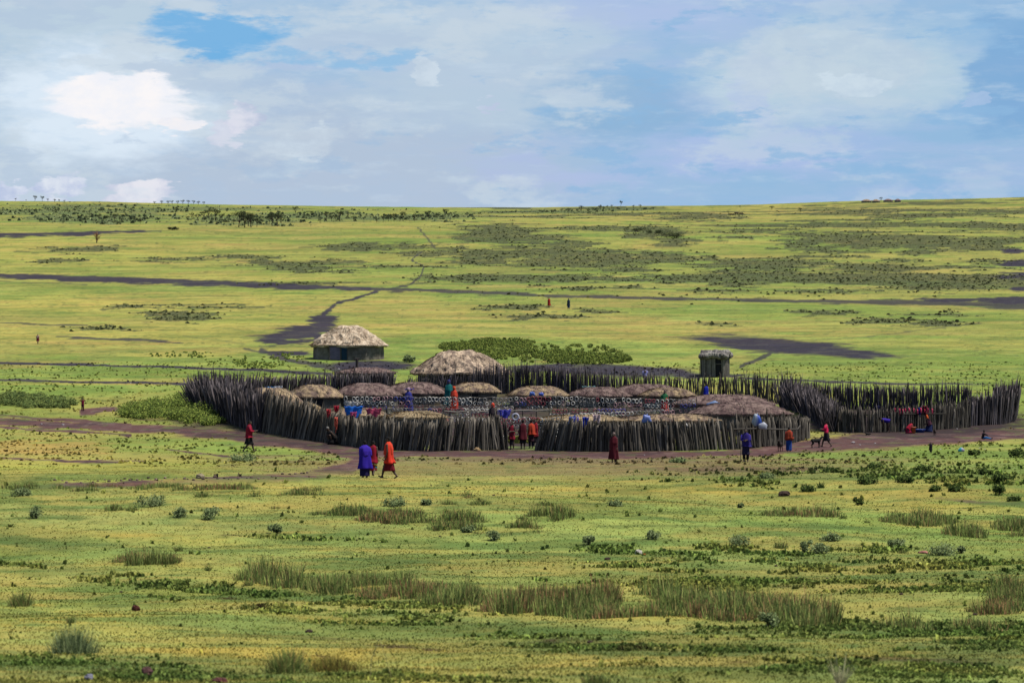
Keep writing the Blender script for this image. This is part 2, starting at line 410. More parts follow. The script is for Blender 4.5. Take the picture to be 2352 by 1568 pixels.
for a in [(230, 502, 160, 9), (560, 505, 150, 10), (120, 486, 240, 8), (840, 502, 190, 6), (720, 494, 130, 5), (1010, 497, 90, 5), (1290, 486, 130, 4), (520, 480, 280, 4), (1440, 480, 90, 3), (180, 474, 160, 4)]:
    wood = np.maximum(wood, ell(*a, soft=.4, rag=1.1))
# dark trampled earth trails, the left gully bank, and ravine shade painted into the ground
trail_and_shade = np.zeros_like(pxv)
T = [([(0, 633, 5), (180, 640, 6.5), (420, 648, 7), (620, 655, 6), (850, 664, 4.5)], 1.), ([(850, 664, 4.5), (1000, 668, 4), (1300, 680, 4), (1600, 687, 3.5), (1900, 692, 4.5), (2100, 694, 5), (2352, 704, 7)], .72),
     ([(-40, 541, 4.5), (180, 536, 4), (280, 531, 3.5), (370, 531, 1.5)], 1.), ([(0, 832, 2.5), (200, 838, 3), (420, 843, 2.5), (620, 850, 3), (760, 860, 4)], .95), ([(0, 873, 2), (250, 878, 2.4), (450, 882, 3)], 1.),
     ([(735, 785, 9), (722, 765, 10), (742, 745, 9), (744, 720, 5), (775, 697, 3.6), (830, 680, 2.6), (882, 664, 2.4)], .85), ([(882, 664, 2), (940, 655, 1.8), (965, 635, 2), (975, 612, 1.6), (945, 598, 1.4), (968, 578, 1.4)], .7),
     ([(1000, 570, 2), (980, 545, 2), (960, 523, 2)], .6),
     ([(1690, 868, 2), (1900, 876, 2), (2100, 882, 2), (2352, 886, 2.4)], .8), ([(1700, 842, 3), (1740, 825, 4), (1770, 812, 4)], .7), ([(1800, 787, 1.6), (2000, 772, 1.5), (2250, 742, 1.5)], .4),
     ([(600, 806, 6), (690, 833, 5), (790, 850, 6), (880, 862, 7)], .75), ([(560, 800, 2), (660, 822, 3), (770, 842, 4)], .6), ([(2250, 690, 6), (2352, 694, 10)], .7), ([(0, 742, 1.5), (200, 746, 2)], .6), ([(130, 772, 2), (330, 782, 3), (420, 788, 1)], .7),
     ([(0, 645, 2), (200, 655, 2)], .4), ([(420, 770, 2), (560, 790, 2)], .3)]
for pts, k in T: trail_and_shade = np.maximum(trail_and_shade, line(pts, 3, wob=9) * k)
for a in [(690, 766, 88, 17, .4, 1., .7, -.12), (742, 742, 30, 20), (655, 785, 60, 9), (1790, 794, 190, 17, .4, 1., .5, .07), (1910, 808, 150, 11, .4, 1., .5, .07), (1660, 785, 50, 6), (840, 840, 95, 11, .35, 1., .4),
          (1440, 852, 190, 12, .4, 1., .4, .04), (1290, 847, 110, 9), (1600, 862, 110, 5), (2335, 578, 34, 5), (2335, 635, 50, 7), (2350, 604, 50, 8), (2350, 663, 30, 5), (2330, 690, 90, 7), (2180, 690, 70, 6), (650, 812, 50, 5)]:  # the right-edge ellipses are shade of ravines, painted as dark ground colour
    trail_and_shade = np.maximum(trail_and_shade, ell(*a))
trail_and_shade *= mid
# reddish dirt road and the trodden yards
dirt = np.zeros_like(pxv)
for pts in [[(0, 968, 8), (200, 978, 8), (400, 988, 9), (560, 1004, 12), (700, 1020, 14), (800, 1036, 16), (845, 1050, 14)], [(0, 955, 2.5), (130, 962, 3), (300, 975, 3)], [(0, 980, 2), (300, 1000, 2)],
            [(845, 1050, 14), (800, 1075, 14), (700, 1094, 10), (500, 1103, 7), (260, 1112, 6), (60, 1118, 6)], [(800, 1034, 14), (900, 1042, 9), (1200, 1042, 8), (1450, 1044, 8), (1620, 1042, 6), (1740, 1036, 9), (1860, 1024, 14), (2000, 1012, 18), (2200, 1002, 16), (2352, 994, 12)],
            [(2150, 1143, 2), (2250, 1153, 4), (2360, 1160, 5)], [(190, 945, 7), (260, 940, 5), (330, 950, 3), (500, 968, 4)], [(0, 1052, 2), (200, 1058, 3), (330, 1060, 2)], [(380, 1030, 1.5), (530, 1048, 2)]]:
    dirt = np.maximum(dirt, line(pts, 8, wob=10, rag=.35, soft=.5))
dirt = np.where(gy < 90, dirt * (pyv > 1130), dirt)
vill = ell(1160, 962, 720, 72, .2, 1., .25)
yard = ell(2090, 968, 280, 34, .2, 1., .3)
cmix(ell(1330, 1074, 720, 28, .6, .95, .5), (150, 132, 84)); cmix(ell(1300, 1068, 560, 14, .6, .6, .7) * sst(nz(.7, 64, 3), .45, .6), (120, 100, 72)); cmix(ell(960, 1072, 300, 18, .6, .6, .6), (160, 148, 84)); cmix(ell(1180, 1052, 560, 9, .6, .6, .8), (128, 108, 84))
cmix(ell(1690, 1078, 170, 6, .5, .8, .8), (126, 98, 78)); cmix(ell(560, 978, 300, 8, .6, .5, .8), (150, 136, 84))
cmix(sst(dirt, .02, .5) * .7, (146, 122, 84)); cmix(sst(dirt, .35, .8), (112, 82, 76))
cmix(sst(dirt, .5, .9) * sst(nz(1.8, 61, 4), .5, .66) * .6, (78, 62, 66)); cmix(sst(dirt, .5, .9) * sst(nz(.8, 62, 4), .58, .7) * .6, (140, 116, 104))
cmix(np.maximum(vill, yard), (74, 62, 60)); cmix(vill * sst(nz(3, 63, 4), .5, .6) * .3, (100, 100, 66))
# foreground bands
fb = 1 - sst(gy, 100, 128)
cmix(fb * ell(1700, 1230, 900, 60, .8, .6), (150, 170, 84)); cmix(fb * ell(1000, 1250, 700, 40, .8, .5), (158, 176, 92)); cmix(fb * ell(300, 1195, 520, 22, .8, .6, .8, .04), (176, 182, 100))
for a in [(520, 1480, 460, 34, .9, .14), (1050, 1440, 460, 16, .8, .06), (1500, 1415, 420, 9, .7, .03), (400, 1240, 330, 12, .7, .05), (900, 1262, 200, 7, .5, .03), (1350, 1525, 420, 16, .7, .05), (1900, 1490, 260, 20, .7, .05), (1300, 1110, 700, 12, .6, 0), (1750, 1128, 420, 10, .6, 0), (120, 1420, 200, 20, .6, .1), (650, 1340, 240, 8, .5, .05), (350, 1300, 160, 8, .6, .06), (2200, 1165, 260, 8, .5, .02), (1250, 1290, 300, 8, .35, .03), (950, 1130, 300, 10, .6, 0)]:
    cmix(fb * ell(*a[:4], soft=.6, k=a[4], tilt=a[5]), (202, 178, 84))
for a in [(800, 1215, 600, 7, .45, .03), (300, 1330, 420, 14, .6, .1), (700, 1370, 320, 8, .6, .07), (1200, 1448, 420, 22, .8, .09), (1400, 1490, 400, 12, .7, .05), (250, 1540, 420, 24, .8, .05), (2100, 1450, 420, 34, .8, .03), (1700, 1480, 320, 14, .6, .05), (1950, 1545, 520, 26, .75, .02), (900, 1555, 260, 8, .5, .03),
          (1700, 1290, 600, 30, .5, .01), (100, 1240, 260, 26, .6, .08), (1100, 1160, 500, 8, .4, 0), (1950, 1080, 420, 24, .5, 0), (2200, 1060, 200, 20, .5, 0), (2050, 1340, 400, 30, .4, 0), (900, 1300, 240, 9, .4, .04), (60, 1125, 160, 12, .6, 0), (2250, 1500, 160, 60, .7, 0)]:
    cmix(fb * ell(*a[:4], soft=.6, k=a[4], tilt=a[5]), (104, 124, 66))
cmix(fb * sst(fbm(gx / 5, gy / 2.2, 81, 5), .50, .64) * .75, (106, 128, 62)); cmix(fb * sst(fbm(gx / 6, gy / 2.6, 82, 5), .52, .66) * .5, (166, 178, 92)); cmix(fb * sst(fbm(gx / 2.2, gy / 1.2, 83, 5), .56, .68) * .6, (96, 116, 58))
cmix(fb * sst(fbm(gx / 8, gy / 3, 84, 5), .56, .66) * .5, (196, 174, 90))
clod = sst(nz(1.1, 71, 4), .58, .68)
for a in [(780, 1410, 330, 5, 1., .08), (1100, 1430, 260, 5, 1., .07), (1350, 1465, 330, 6, .8, .06), (900, 1480, 160, 6, .8, .1), (560, 1375, 160, 3, .8, .05), (1550, 1500, 300, 8, .8, .1), (2150, 1520, 260, 14, .7, .05), (1650, 1510, 240, 5, .9, .1), (300, 1520, 200, 20, .7, .1), (700, 1500, 90, 3, .8, .15), (1700, 1345, 240, 4, .7, .02), (1450, 1340, 200, 3, .6, .04), (600, 1230, 260, 3, .6, .03)]:
    cmix(fb * ell(*a[:4], soft=.5, k=a[4], tilt=a[5]) * clod, (84, 62, 46))
cmix(fb * sst(nz(.5, 72, 4), .60, .72) * .4, (98, 118, 60)); cmix(fb * sst(nz(2.6, 73, 5), .60, .70) * .4, (112, 130, 62))
cmix(fb * sst(nz(3.5, 74, 5), .60, .72) * .45, (184, 168, 86))
cmix((1 - far) * sst(nz(1.3, 75, 3), .66, .74) * .5 * (gy > 100), (104, 118, 62))
# far turf speckled with small bushes
eg3 = fbm(gx / (gy * .0022), np.log(np.maximum(gy, 20)) * 380, 45, 3) - .5
cmix(mid * sst(eg2, .16, .28) * .5, (104, 118, 62)); cmix(mid * sst(eg3, .20, .28) * .6, (86, 98, 56)); cmix(mid * sst(eg, .10, .26) * .45, (124, 140, 66)); cmix(mid * sst(-eg, .12, .26) * .4, (184, 182, 96))
strk = fbm(gx / (gy * .03), np.log(np.maximum(gy, 20)) * 110, 47, 5)
cmix(mid * sst(strk, .54, .66) * .45, (120, 134, 68)); cmix(mid * sst(strk, .46, .34) * .0, (0, 0, 0)); cmix(mid * (1 - sst(strk, .34, .44)) * .4, (178, 182, 88))
cmix(sst(scrub, .12, .6) * mid * .9 * (1 - .35 * sst(eg3, .05, .2)), (88, 92, 62)); cmix(wood * mid * .8, (100, 112, 74))
cmix(sst(trail_and_shade, .1, .5) * .5 * (trail_and_shade < .95), (112, 112, 70)); cmix(sst(trail_and_shade, .1, .95) * .96, (62, 55, 70))
cmix(sst(trail_and_shade, .4, .8) * sst(eg2 + eg, .04, .2) * .4, (100, 96, 84))
gm = bpy.data.materials.new('turf_and_earth'); gm.use_nodes = True; q = NG(gm.node_tree); bs = q.n['Principled BSDF']
bs.inputs['Roughness'].default_value = 1; bs.inputs['Specular IOR Level'].default_value = .05
at = q.new('ShaderNodeAttribute', attribute_name='tint'); co = q.new('ShaderNodeTexCoord').outputs['Object']
k1 = q.rng(q.noise(co, 1.3, 6, .7), .3, .7, .8, 1.2, False); k2 = q.rng(q.noise(co, 14, 4, .7), .3, .7, .8, 1.2, False); k3 = q.rng(q.noise(co, .12, 5, .65), .35, .65, .86, 1.12, False)
hu = q.mix(q.rng(q.noise(co, .5, 4, .6), .35, .65), (1.0, .98, .97), (.93, 1.03, 1.03))
kk = q.m('MULTIPLY', q.m('MULTIPLY', k1, k2), k3)
q.put(bs.inputs['Base Color'], q.v('MULTIPLY', q.v('MULTIPLY', at.outputs['Color'], hu), q.xyz(kk, kk, kk)))
b1 = q.new('ShaderNodeBump'); b1.inputs['Strength'].default_value = .55; b1.inputs['Distance'].default_value = .10
q.put(b1.inputs['Height'], q.noise(co, 5, 6, .7)); q.l.new(b1.outputs[0], bs.inputs['Normal'])
V = np.stack([gx, gy, gzv], -1).reshape(-1, 3); CC = (col * (1, 1, 1.08)).reshape(-1, 3)
idx = np.arange(NR * NC).reshape(NR, NC)
Fq = np.stack([idx[:-1, :-1], idx[:-1, 1:], idx[1:, 1:], idx[1:, :-1]], -1).reshape(-1, 4)
cmix(fb * np.clip(ell(2050, 1080, 480, 46, .6, .9, .6), 0, 1) * sst(nz(.55, 65, 3), .42, .56) * .6, (84, 108, 58)); cmix(fb * sst(nz(.32, 66, 3), .5, .66) * .30, (96, 112, 60)); cmix(fb * sst(nz(.25, 67, 3), .5, .68) * .30, (188, 190, 108))
def fmask(a): return (a[:-1, :-1] + a[1:, 1:] + a[:-1, 1:] + a[1:, :-1]).reshape(-1) / 4
f_dirt = (fmask(dirt) > .5) & (fmask(gy) > 95); f_trail_and_shade = (fmask(trail_and_shade) > .5) & ~f_dirt
f_yard = (fmask(np.maximum(vill, yard)) > .5) & ~f_dirt & ~f_trail_and_shade
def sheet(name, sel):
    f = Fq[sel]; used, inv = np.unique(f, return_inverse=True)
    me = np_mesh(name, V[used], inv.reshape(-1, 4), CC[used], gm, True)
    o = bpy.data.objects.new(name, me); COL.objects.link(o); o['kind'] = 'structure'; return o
sheet('ground', ~(f_dirt | f_trail_and_shade | f_yard)); sheet('dirt_road', f_dirt); sheet('path', f_trail_and_shade); sheet('yard', f_yard)  # the path sheet also takes in the painted ravine shade
scrub_m, wood_m = scrub * mid, wood * mid
# ---------------------------------------------------------------- building helpers
def W(px, py, Y): return Vector(((px - CX) / F * Y, Y, -(py - CY) / F * Y))
def SZ(dpx, Y): return dpx / F * Y
def AC(c, k=1.): return tuple(float(v) * k for v in A(c))
M_thatch = mat('pale_thatch', AC((232, 212, 186), 1.15), 1, .32, 6, .9, tint=True, col2=AC((186, 164, 140), 1.1), stretch=(1, 1, .5))
M_thatch2 = mat('weathered_thatch', AC((216, 192, 166), 1.1), 1, .38, 5, .9, tint=True, col2=AC((150, 130, 116)), stretch=(1, 1, .5))
M_earth = mat('earth_roof', AC((150, 128, 120), 1.05), 1, .42, 4, .9, tint=True, col2=AC((116, 94, 92)))
M_earth2 = mat('tan_earth_roof', AC((190, 166, 132), 1.05), 1, .4, 4, .9, tint=True, col2=AC((132, 112, 102)))
M_straw = mat('straw', AC((206, 184, 146)), 1, .3, 9, .6, tint=True, stretch=(.4, 1, 2.5), col2=AC((160, 136, 104)))
M_mud = mat('mud_wall', AC((146, 140, 128)), 1, .35, 2.5, .6, col2=AC((112, 106, 96)))
M_wood = mat('weathered_wood', AC((100, 95, 88)), 1, .42, 3.5, .5, tint=True, stretch=(1.6, 1.6, .35))
M_wood_dark = mat('dark_wood', AC((94, 88, 92)), 1, .42, 3.5, .5, tint=True, stretch=(1.6, 1.6, .35))  # darker, faintly purple wood for the corner, side and rear fences
M_dark = mat('dark_doorway', (.012, .012, .014), 1, .2)
M_door = mat('teal_door', AC((20, 60, 84)), .7, .2, 3, .1, stretch=(6, 6, .5))
M_panel = mat('patched_panel', AC((124, 116, 140)), .8, .3, 2, .2, col2=AC((96, 88, 104)))
M_cloth = mat('cloth', None, .95, .16, 3, .1, tint=True)
M_tarp = mat('tarp', None, .5, .15, 3, .2, tint=True, spec=.4)
M_skin = mat('dark_skin', (.045, .024, .015), .6, .15, 8, 0, spec=.35)
M_hair = mat('short_black_hair', (.008, .007, .007), 1, .2, 40, .3)
M_bead = mat('beads', None, .5, .2, 20, 0, tint=True, spec=.4)
M_leaf = mat('foliage', None, 1, .3, 1.2, 0, tint=True, spec=.05, trans=.25)
M_bark = mat('bark', AC((84, 74, 64)), 1, .3, 3, .5)
M_rock = mat('stone', None, 1, .35, 7, .7, tint=True)
M_hide = mat('hide', None, .9, .2, 12, .2, tint=True)
M_plast = mat('plastic', None, .4, .08, 3, 0, tint=True, spec=.5)

def dome_roof(parent, M, rx, ry, z_e, z_t, over=.25, flat=.0, p=2., jit=.03, nseg=44, fringe=0, flen=.25, fcol=(1, 1, 1), peak=0.):
    """thatched or earth-covered roof: flat = share of the width that is ridge, p = how round the profile is"""
    mb = MB(); prof_ = []; nr = 12; Hh = z_t - z_e
    for i in range(nr + 1):
        t = i / nr
        r = flat + (1 + over - flat) * t
        z = z_t - Hh * (((r - flat) / (1 + over - flat)) ** p)
        prof_.append((r / (1 + over), z))
    RX, RY = rx + over, ry + over; sd_ = random.random() * 50
    vs = [(0, 0, z_t + .01)]
    for i, (r, z) in enumerate(prof_):
        for k in range(nseg):
            a = 2 * math.pi * k / nseg
            n = float(fbm(np.array(math.cos(a) * r * RX * 1.2 + sd_), np.array(math.sin(a) * r * RY * 1.2), 7, 3)) - .5
            j = random.uniform(-jit, jit)
            edge = 1 + (n * .10 + j * .8) * (r > .6)
            vs.append((math.cos(a) * r * RX * edge, math.sin(a) * r * RY * edge, z + n * (.42 if fringe > 1500 else .2) * (z_t - z_e) * .6 + j))
    fs = [(0, 1 + k, 1 + (k + 1) % nseg) for k in range(nseg)] if prof_[0][0] > 0 else []
    for i in range(nr):
        for k in range(nseg):
            a_ = 1 + i * nseg + k; b_ = 1 + i * nseg + (k + 1) % nseg
            fs.append((a_, a_ + nseg, b_ + nseg, b_))
    base = len(vs) - nseg                                  # underside, a hand's breadth thick
    for k in range(nseg):
        x, y, z = vs[base + k]; vs.append((x * .985, y * .985, z - .12))
    for k in range(nseg):
        x, y, z = vs[base + k]; vs.append((x * .7, y * .7, z - .10))
    b2 = base + nseg
    for k in range(nseg):
        k1 = (k + 1) % nseg
        fs.append((base + k, b2 + k, b2 + k1, base + k1)); fs.append((b2 + k, b2 + nseg + k, b2 + nseg + k1, b2 + k1))
    mb.add(vs, fs)
    if fringe:                                             # loose straws over the surface and along the eave
        for _ in range(fringe):
            a = random.uniform(0, 2 * math.pi); r = 1 if random.random() < .5 else random.uniform(.15, 1) ** .6
            z = z_t - Hh * max(((r * (1 + over) - flat) / (1 + over - flat)), 0) ** p
            c0 = Vector((math.cos(a) * r * RX, math.sin(a) * r * RY, z + .03))
            slope = Hh * p / RX * max(r, .2) * .9
            d = Vector((math.cos(a + random.uniform(-.5, .5)), math.sin(a + random.uniform(-.5, .5)), -slope + random.uniform(-.1, .3))).normalized()
            L = flen * random.uniform(.5, 1.3); w = random.uniform(.012, .03)
            s_ = Vector((-math.sin(a), math.cos(a), 0)) * w; c0 -= d * L * .6
            k = random.uniform(.5, 1.5) if fringe > 1500 else random.uniform(.7, 1.25); mb.cur = (k, k, k)
            lift = Vector((0, 0, .05))
            mb.add([tuple(c0 - s_), tuple(c0 + s_), tuple(c0 + d * L + s_ * .5 + lift), tuple(c0 + d * L - s_ * .5 + lift * .9 - Vector((0, 0, .02)))], [(0, 1, 2, 3)])
    return mb.build('roof', M, parent)
def ring_wall(parent, M, rx, ry, z0, z1, n=26, gap=None, jit=.03, name='wall', t=.14):
    mb = MB(); vs = []; lv = 5
    for s_ in (0, 1):
        for i in range(lv):
            z = z0 + (z1 - z0) * i / (lv - 1)
            for k in range(n):
                a = 2 * math.pi * k / n; j = 1 + random.uniform(-jit, jit) * .6 + .02 * (1 - i / lv)
                vs.append((math.cos(a) * (rx - s_ * t) * j, math.sin(a) * (ry - s_ * t) * j, z))
    fs = []
    for s_ in (0, 1):
        for i in range(lv - 1):
            for k in range(n):
                am = 2 * math.pi * (k + .5) / n
                if gap and gap[0] < am < gap[1] and i < gap[2]: continue
                a_ = s_ * lv * n + i * n + k; b_ = s_ * lv * n + i * n + (k + 1) % n
                fs.append((a_, b_, b_ + n, a_ + n) if s_ == 0 else (a_, a_ + n, b_ + n, b_))
    mb.add(vs, fs); return mb.build(name, M, parent)

# ---------------------------------------------------------------- huts
def low_hut(l, r, top, eave, base, label, M, depth=1., wall=M_mud, p=2.7, over=.22, fringe=260, group='low earth-roofed huts inside the stockade', door=True):
    b = G((l + r) / 2, base); rx = SZ((r - l) / 2, b.y); ry = rx * depth; Yc = b.y + ry * .8
    rx = SZ((r - l) / 2, Yc) * 1.12; X = ((l + r) / 2 - CX) / F * Yc; z0 = gz(X, Yc)
    t = thing('mud_hut', label, 'hut', (X, Yc, z0 - .05), random.uniform(-.1, .1), group)
    zt = -(top - CY) / F * Yc - z0 + .05; ze = -(eave - CY) / F * (Yc - ry) - z0 + .05
    ze = min(max(ze + .02, .7), zt - .3)
    ring_wall(t, wall, max(rx - over, .8), max(ry - over, .6), 0, ze + .1)
    dome_roof(t, M, rx - over, ry - over, ze, zt, over, p=p, fringe=900, flen=.4, jit=.025)
    if door:
        w = MB(); dx = random.uniform(-.35, .35) * rx; yy = -(ry - over) * math.sqrt(max(1 - (dx / (rx - over)) ** 2, 0)) - .03
        w.box((dx, yy, ze * .46), (.62, .06, ze * .9)); w.build('doorway', M_dark, t)
        f = MB()
        for s_ in (-1, 1): f.tube([(dx + s_ * .36, yy - .03, 0), (dx + s_ * .35, yy - .03, ze * .95)], .04, 6)
        f.tube([(dx - .36, yy - .03, ze * .93), (dx + .36, yy - .03, ze * .93)], .04, 6); f.build('door_frame', M_wood, t)
    return t
LH = [(664, 782, 884, 912, 938, 'low hut with tan straw-streaked roof and blue cloth on top, left of the purple-brown roof', M_earth2, .8),
      (772, 912, 880, 908, 934, 'low hut with purple-brown domed earth roof below the thatched round hut', M_earth, .8),
      (880, 1022, 878, 904, 928, 'low hut with smooth brown-pink domed roof left of the small round stony roof', M_earth, .7),
      (1034, 1142, 879, 900, 930, 'small round hut with pebbly tan domed roof in front of the big domed hut', M_earth2, .9),
      (1172, 1300, 887, 909, 936, 'low hut with pebbly tan roof and blue bags on its eave, behind the gate', M_earth2, .8),
      (1404, 1560, 882, 906, 928, 'low hut with greyish rounded roof, the farthest behind the racks', M_earth, .7),
      (1310, 1440, 889, 910, 936, 'low hut with brown earth roof and a pale tarp on top right of the gate', M_earth, .8),
      (1475, 1592, 891, 910, 938, 'low hut with patchy tan and pink roof in front of the greyish roof', M_earth2, .8),
      (1550, 1768, 906, 930, 958, 'long low hut with wide purple-brown roof near the right end of the stockade', M_earth, .5),
      (1590, 1806, 924, 952, 985, 'broad low hut with sagging brown roof behind the blue and white sack', M_earth, .4),
      (1424, 1640, 952, 968, 1003, 'low hut with tan and brown roof just above the right part of the front fence', M_earth2, .35),
      (1238, 1424, 953, 968, 1004, 'low hut with long tan straw roof beside the right gatepost', M_straw, .35),
      (545, 690, 890, 930, 958, 'low hut with roof partly under bright blue tarps at the far left of the stockade', M_earth2, .7),
      (648, 742, 926, 950, 985, 'small hut with pale straw roof behind the leaning left fence', M_straw, .6),
      (742, 884, 938, 956, 990, 'low hut with pale whitish roof and a blue sheet hanging over it', M_earth2, .5),
      (884, 1020, 945, 960, 1000, 'low hut with flat bundled straw roof left of the gate', M_straw, .35)]
huts = [low_hut(*a) for a in LH]

# round thatched hut standing alone
b = G(802, 828); RX1 = SZ(84, b.y + 2.6); Yc = b.y + 2.6
hut = thing('thatched_hut', 'round hut with bright pale conical thatch and a teal door, standing alone behind the stockade', 'hut', ((801 - CX) / F * Yc, Yc, gz((801 - CX) / F * Yc, Yc) - .05), .04)
z0 = hut.location.z; ze = -(793 - CY) / F * b.y - z0; zt = -(748 - CY) / F * Yc - z0
ring_wall(hut, M_mud, RX1 - .15, 2.6, -.2, ze + .25, 12, jit=.01)
dome_roof(hut, M_thatch, RX1 - .15, 2.6, ze, zt, .32, flat=.30, p=1.12, jit=.04, nseg=60, fringe=2600, flen=.42)
mb = MB(); ang = -math.pi / 2
mb.box((-.35, -2.66, ze * .5 - .08), (.52, .08, ze * .95)); d_ = mb.build('door', M_door, hut)
mb = MB(); mb.ball((-.16, -2.74, ze * .5), .03, 6, 4); mb.build('handle', M_wood, d_)
mb = MB(); mb.box((-1.2, -2.60, ze * .48 - .06), (.95, .08, ze * .92), .05); mb.build('panel', M_panel, hut)
mb = MB()
for x in (-.68, -.06, -1.72): mb.tube([(x, -2.68, -.1), (x + random.uniform(-.03, .03), -2.68, ze * .98)], .045, 6)
mb.tube([(-1.75, -2.68, ze * .94), (0, -2.68, ze * .94)], .045, 6); mb.build('door_frame', M_wood, hut)

# big domed hut
b = G(1055, 890); ry = 2.9; Yc = b.y + ry
dh = thing('domed_hut', 'large hut with a big rounded shaggy thatch roof, highest of the huts in the stockade', 'hut', ((1058 - CX) / F * Yc, Yc, gz((1058 - CX) / F * Yc, Yc) - .05))
z0 = dh.location.z; rx = SZ(112, Yc); ze = -(858 - CY) / F * b.y - z0; zt = -(808 - CY) / F * Yc - z0
ring_wall(dh, M_mud, rx - .55, ry - .35, -.3, ze + .3, 24)
dome_roof(dh, M_thatch2, rx - .3, ry - .1, ze, zt, .3, flat=.12, p=2.1, jit=.05, nseg=64, fringe=3000, flen=.5)
mb = MB(); mb.box((.75, -ry + .22, ze * .5), (.95, .08, ze * .95)); mb.build('panel', M_panel, dh)
mb = MB()
for i in range(16):
    x = -rx * .8 + i * .33 + random.uniform(-.06, .06)
    if 2.4 < i * .33 + (-rx * .8) + 3 < 0: continue
    mb.tube([(x, -ry + .1 + .02 * i, -.2), (x + random.uniform(.1, .5), -ry + .05, ze * random.uniform(.85, 1.0))], .05, 5)
mb.tube([(-rx * .85, -ry + .1, ze * .5), (.6, -ry + .15, ze * .5)], .06, 5); mb.build('wall_cladding', M_wood, dh)
# flat roofed long hut
b = G(838, 890); Yc = b.y + 1.6
fh = thing('flat_roofed_hut', 'long low hut with shallow pinkish straw roof just below the round thatched hut', 'hut', ((840 - CX) / F * Yc, Yc, gz((840 - CX) / F * Yc, Yc)))
z0 = fh.location.z; ring_wall(fh, M_mud, 2.3, 1.3, -.2, 1.05)
dome_roof(fh, M_earth, 2.35, 1.4, 1.05, -(844 - CY) / F * Yc - z0, .2, flat=.2, p=1.6, fringe=500, flen=.3)
mb = MB(); mb.box((.9, -1.36, .48), (.7, .06, .95)); mb.build('doorway', M_dark, fh)
# little outhouse
b = G(1644, 866); oz = gz(b.x, b.y + 1)
oh = thing('outhouse', 'small square stick shed with bulging roof of grey sacks beyond the back fence', 'shed', (b.x, b.y + 1, oz), -.35)
mb = MB(); hw = SZ(30, b.y) * .9; hh = 1.75
mb.box((0, .8, hh / 2 - .1), (hw * 2, .08, hh)); mb.box((-hw, 0, hh / 2 - .1), (.08, 1.6, hh)); mb.box((hw, 0, hh / 2 - .1), (.08, 1.6, hh)); mb.box((-hw * .38, -.8, hh / 2 - .1), (hw * 1.25, .08, hh))
mb.build('wall', M_mud, oh); mb = MB()
for i in range(20):
    x = -hw + i * hw * 2 / 19
    if .3 * hw < x < .85 * hw: continue
    k = random.uniform(.4, 1.2); mb.cur = (k, k, k); mb.tube([(x, -.88, -.1), (x + random.uniform(-.05, .05), -.88, hh * random.uniform(.85, 1.05))], .045, 5)
for i in range(12):
    k = random.uniform(.4, 1.1); mb.cur = (k, k, k); y = -.8 + i * .14; mb.tube([(hw + .06, y, -.1), (hw + .06, y, hh * random.uniform(.85, 1.02))], .045, 5)
mb.tube([(-hw, -.88, hh * .6), (hw + .06, -.88, hh * .6), (hw + .06, .8, hh * .6)], .04, 5); mb.build('stick_cladding', mat('pale_sticks', AC((150, 144, 134)), 1, .4, 3.5, .4, tint=True), oh)
mb = MB(); mb.box((hw * .58, -.80, .75), (hw * .5, .05, 1.55)); mb.build('doorway', M_dark, oh)
mb = MB()
for i in range(11):
    for j_ in range(3):
        k = random.uniform(.7, 1.15); mb.cur = (k, k, k * 1.02); mb.ball((-hw + .1 + i * hw * .2, -.75 + j_ * .7, hh - .05 + .22 * (j_ == 1) + random.uniform(-.06, .1)), (.34, .5, .30), 9, 6, jit=.08)
mb.cur = (.8, .8, .8); mb.tube([(-hw - .2, 0, hh + .16), (hw + .2, 0, hh + .16)], .34, 10)
mb.build('roof', mat('grey_sacking', AC((178, 172, 162)), 1, .35, 4, .7, tint=True, col2=AC((112, 106, 104))), oh)
# far village on the crest
for i, (px, py, w, col_) in enumerate([(1990, 463, 26, M_earth2), (2012, 463, 20, M_earth2), (2040, 462, 24, M_earth), (2062, 462, 16, M_earth)]):
    b = G(px, py + 2)
    t = thing('round_hut', ['tiny tan hut at the left end of the row on the skyline', 'tiny tan hut second from the left on the skyline', 'tiny brown hut beside the lone skyline tree', 'tiny brown hut at the right end of the row on the skyline'][i], 'hut', b, 0, 'huts on the skyline')
    rr = SZ(w / 2, b.y); ring_wall(t, M_mud, rr * .9, rr * .7, -.5, 1.0, 12); dome_roof(t, col_, rr * .9, rr * .7, 1.0, 2.4, .3, p=1.7, nseg=18)

# ---------------------------------------------------------------- stockade fences
post_meshes = []
for i in range(14):
    mb = MB(); n = 6; bx, by = random.uniform(-.016, .016), random.uniform(-.016, .016); pts = []; rad = []
    for k in range(n):
        t = k / (n - 1)
        pts.append((bx * math.sin(t * 3.1) * 2 + random.uniform(-.008, .008), by * math.sin(t * 2.4) * 2 + random.uniform(-.008, .008), t)); rad.append(.5 * (1.05 - .16 * t + random.uniform(-.06, .06)))
    k = (.4, .6, .8, 1.1, 1.4, 1.9, .65)[i % 7]; mb.cur = (k * 1.02, k, k * .97)
    # radius is in units of the post's own thickness, height 1; slant cut top
    vs0 = mb.n; mb.tube([(p[0] * 0 + p[0] * 6, p[1] * 6, p[2]) for p in pts], rad, 6)
    if i in (3, 8, 12):
        f0 = pts[3]; sg = random.choice((-1, 1)); mb.tube([(f0[0] * 6, f0[1] * 6, f0[2]), (f0[0] * 6 + sg * .9, .1, f0[2] + .17), (f0[0] * 6 + sg * 1.2, .2, 1.1)], [.38, .3, .22], 5)
    post_meshes.append(mb.mesh('post', M_wood, True))
post_dark = []
for me in post_meshes:
    m2 = me.copy(); m2.materials.clear(); m2.materials.append(M_wood_dark); post_dark.append(m2)
PM = []
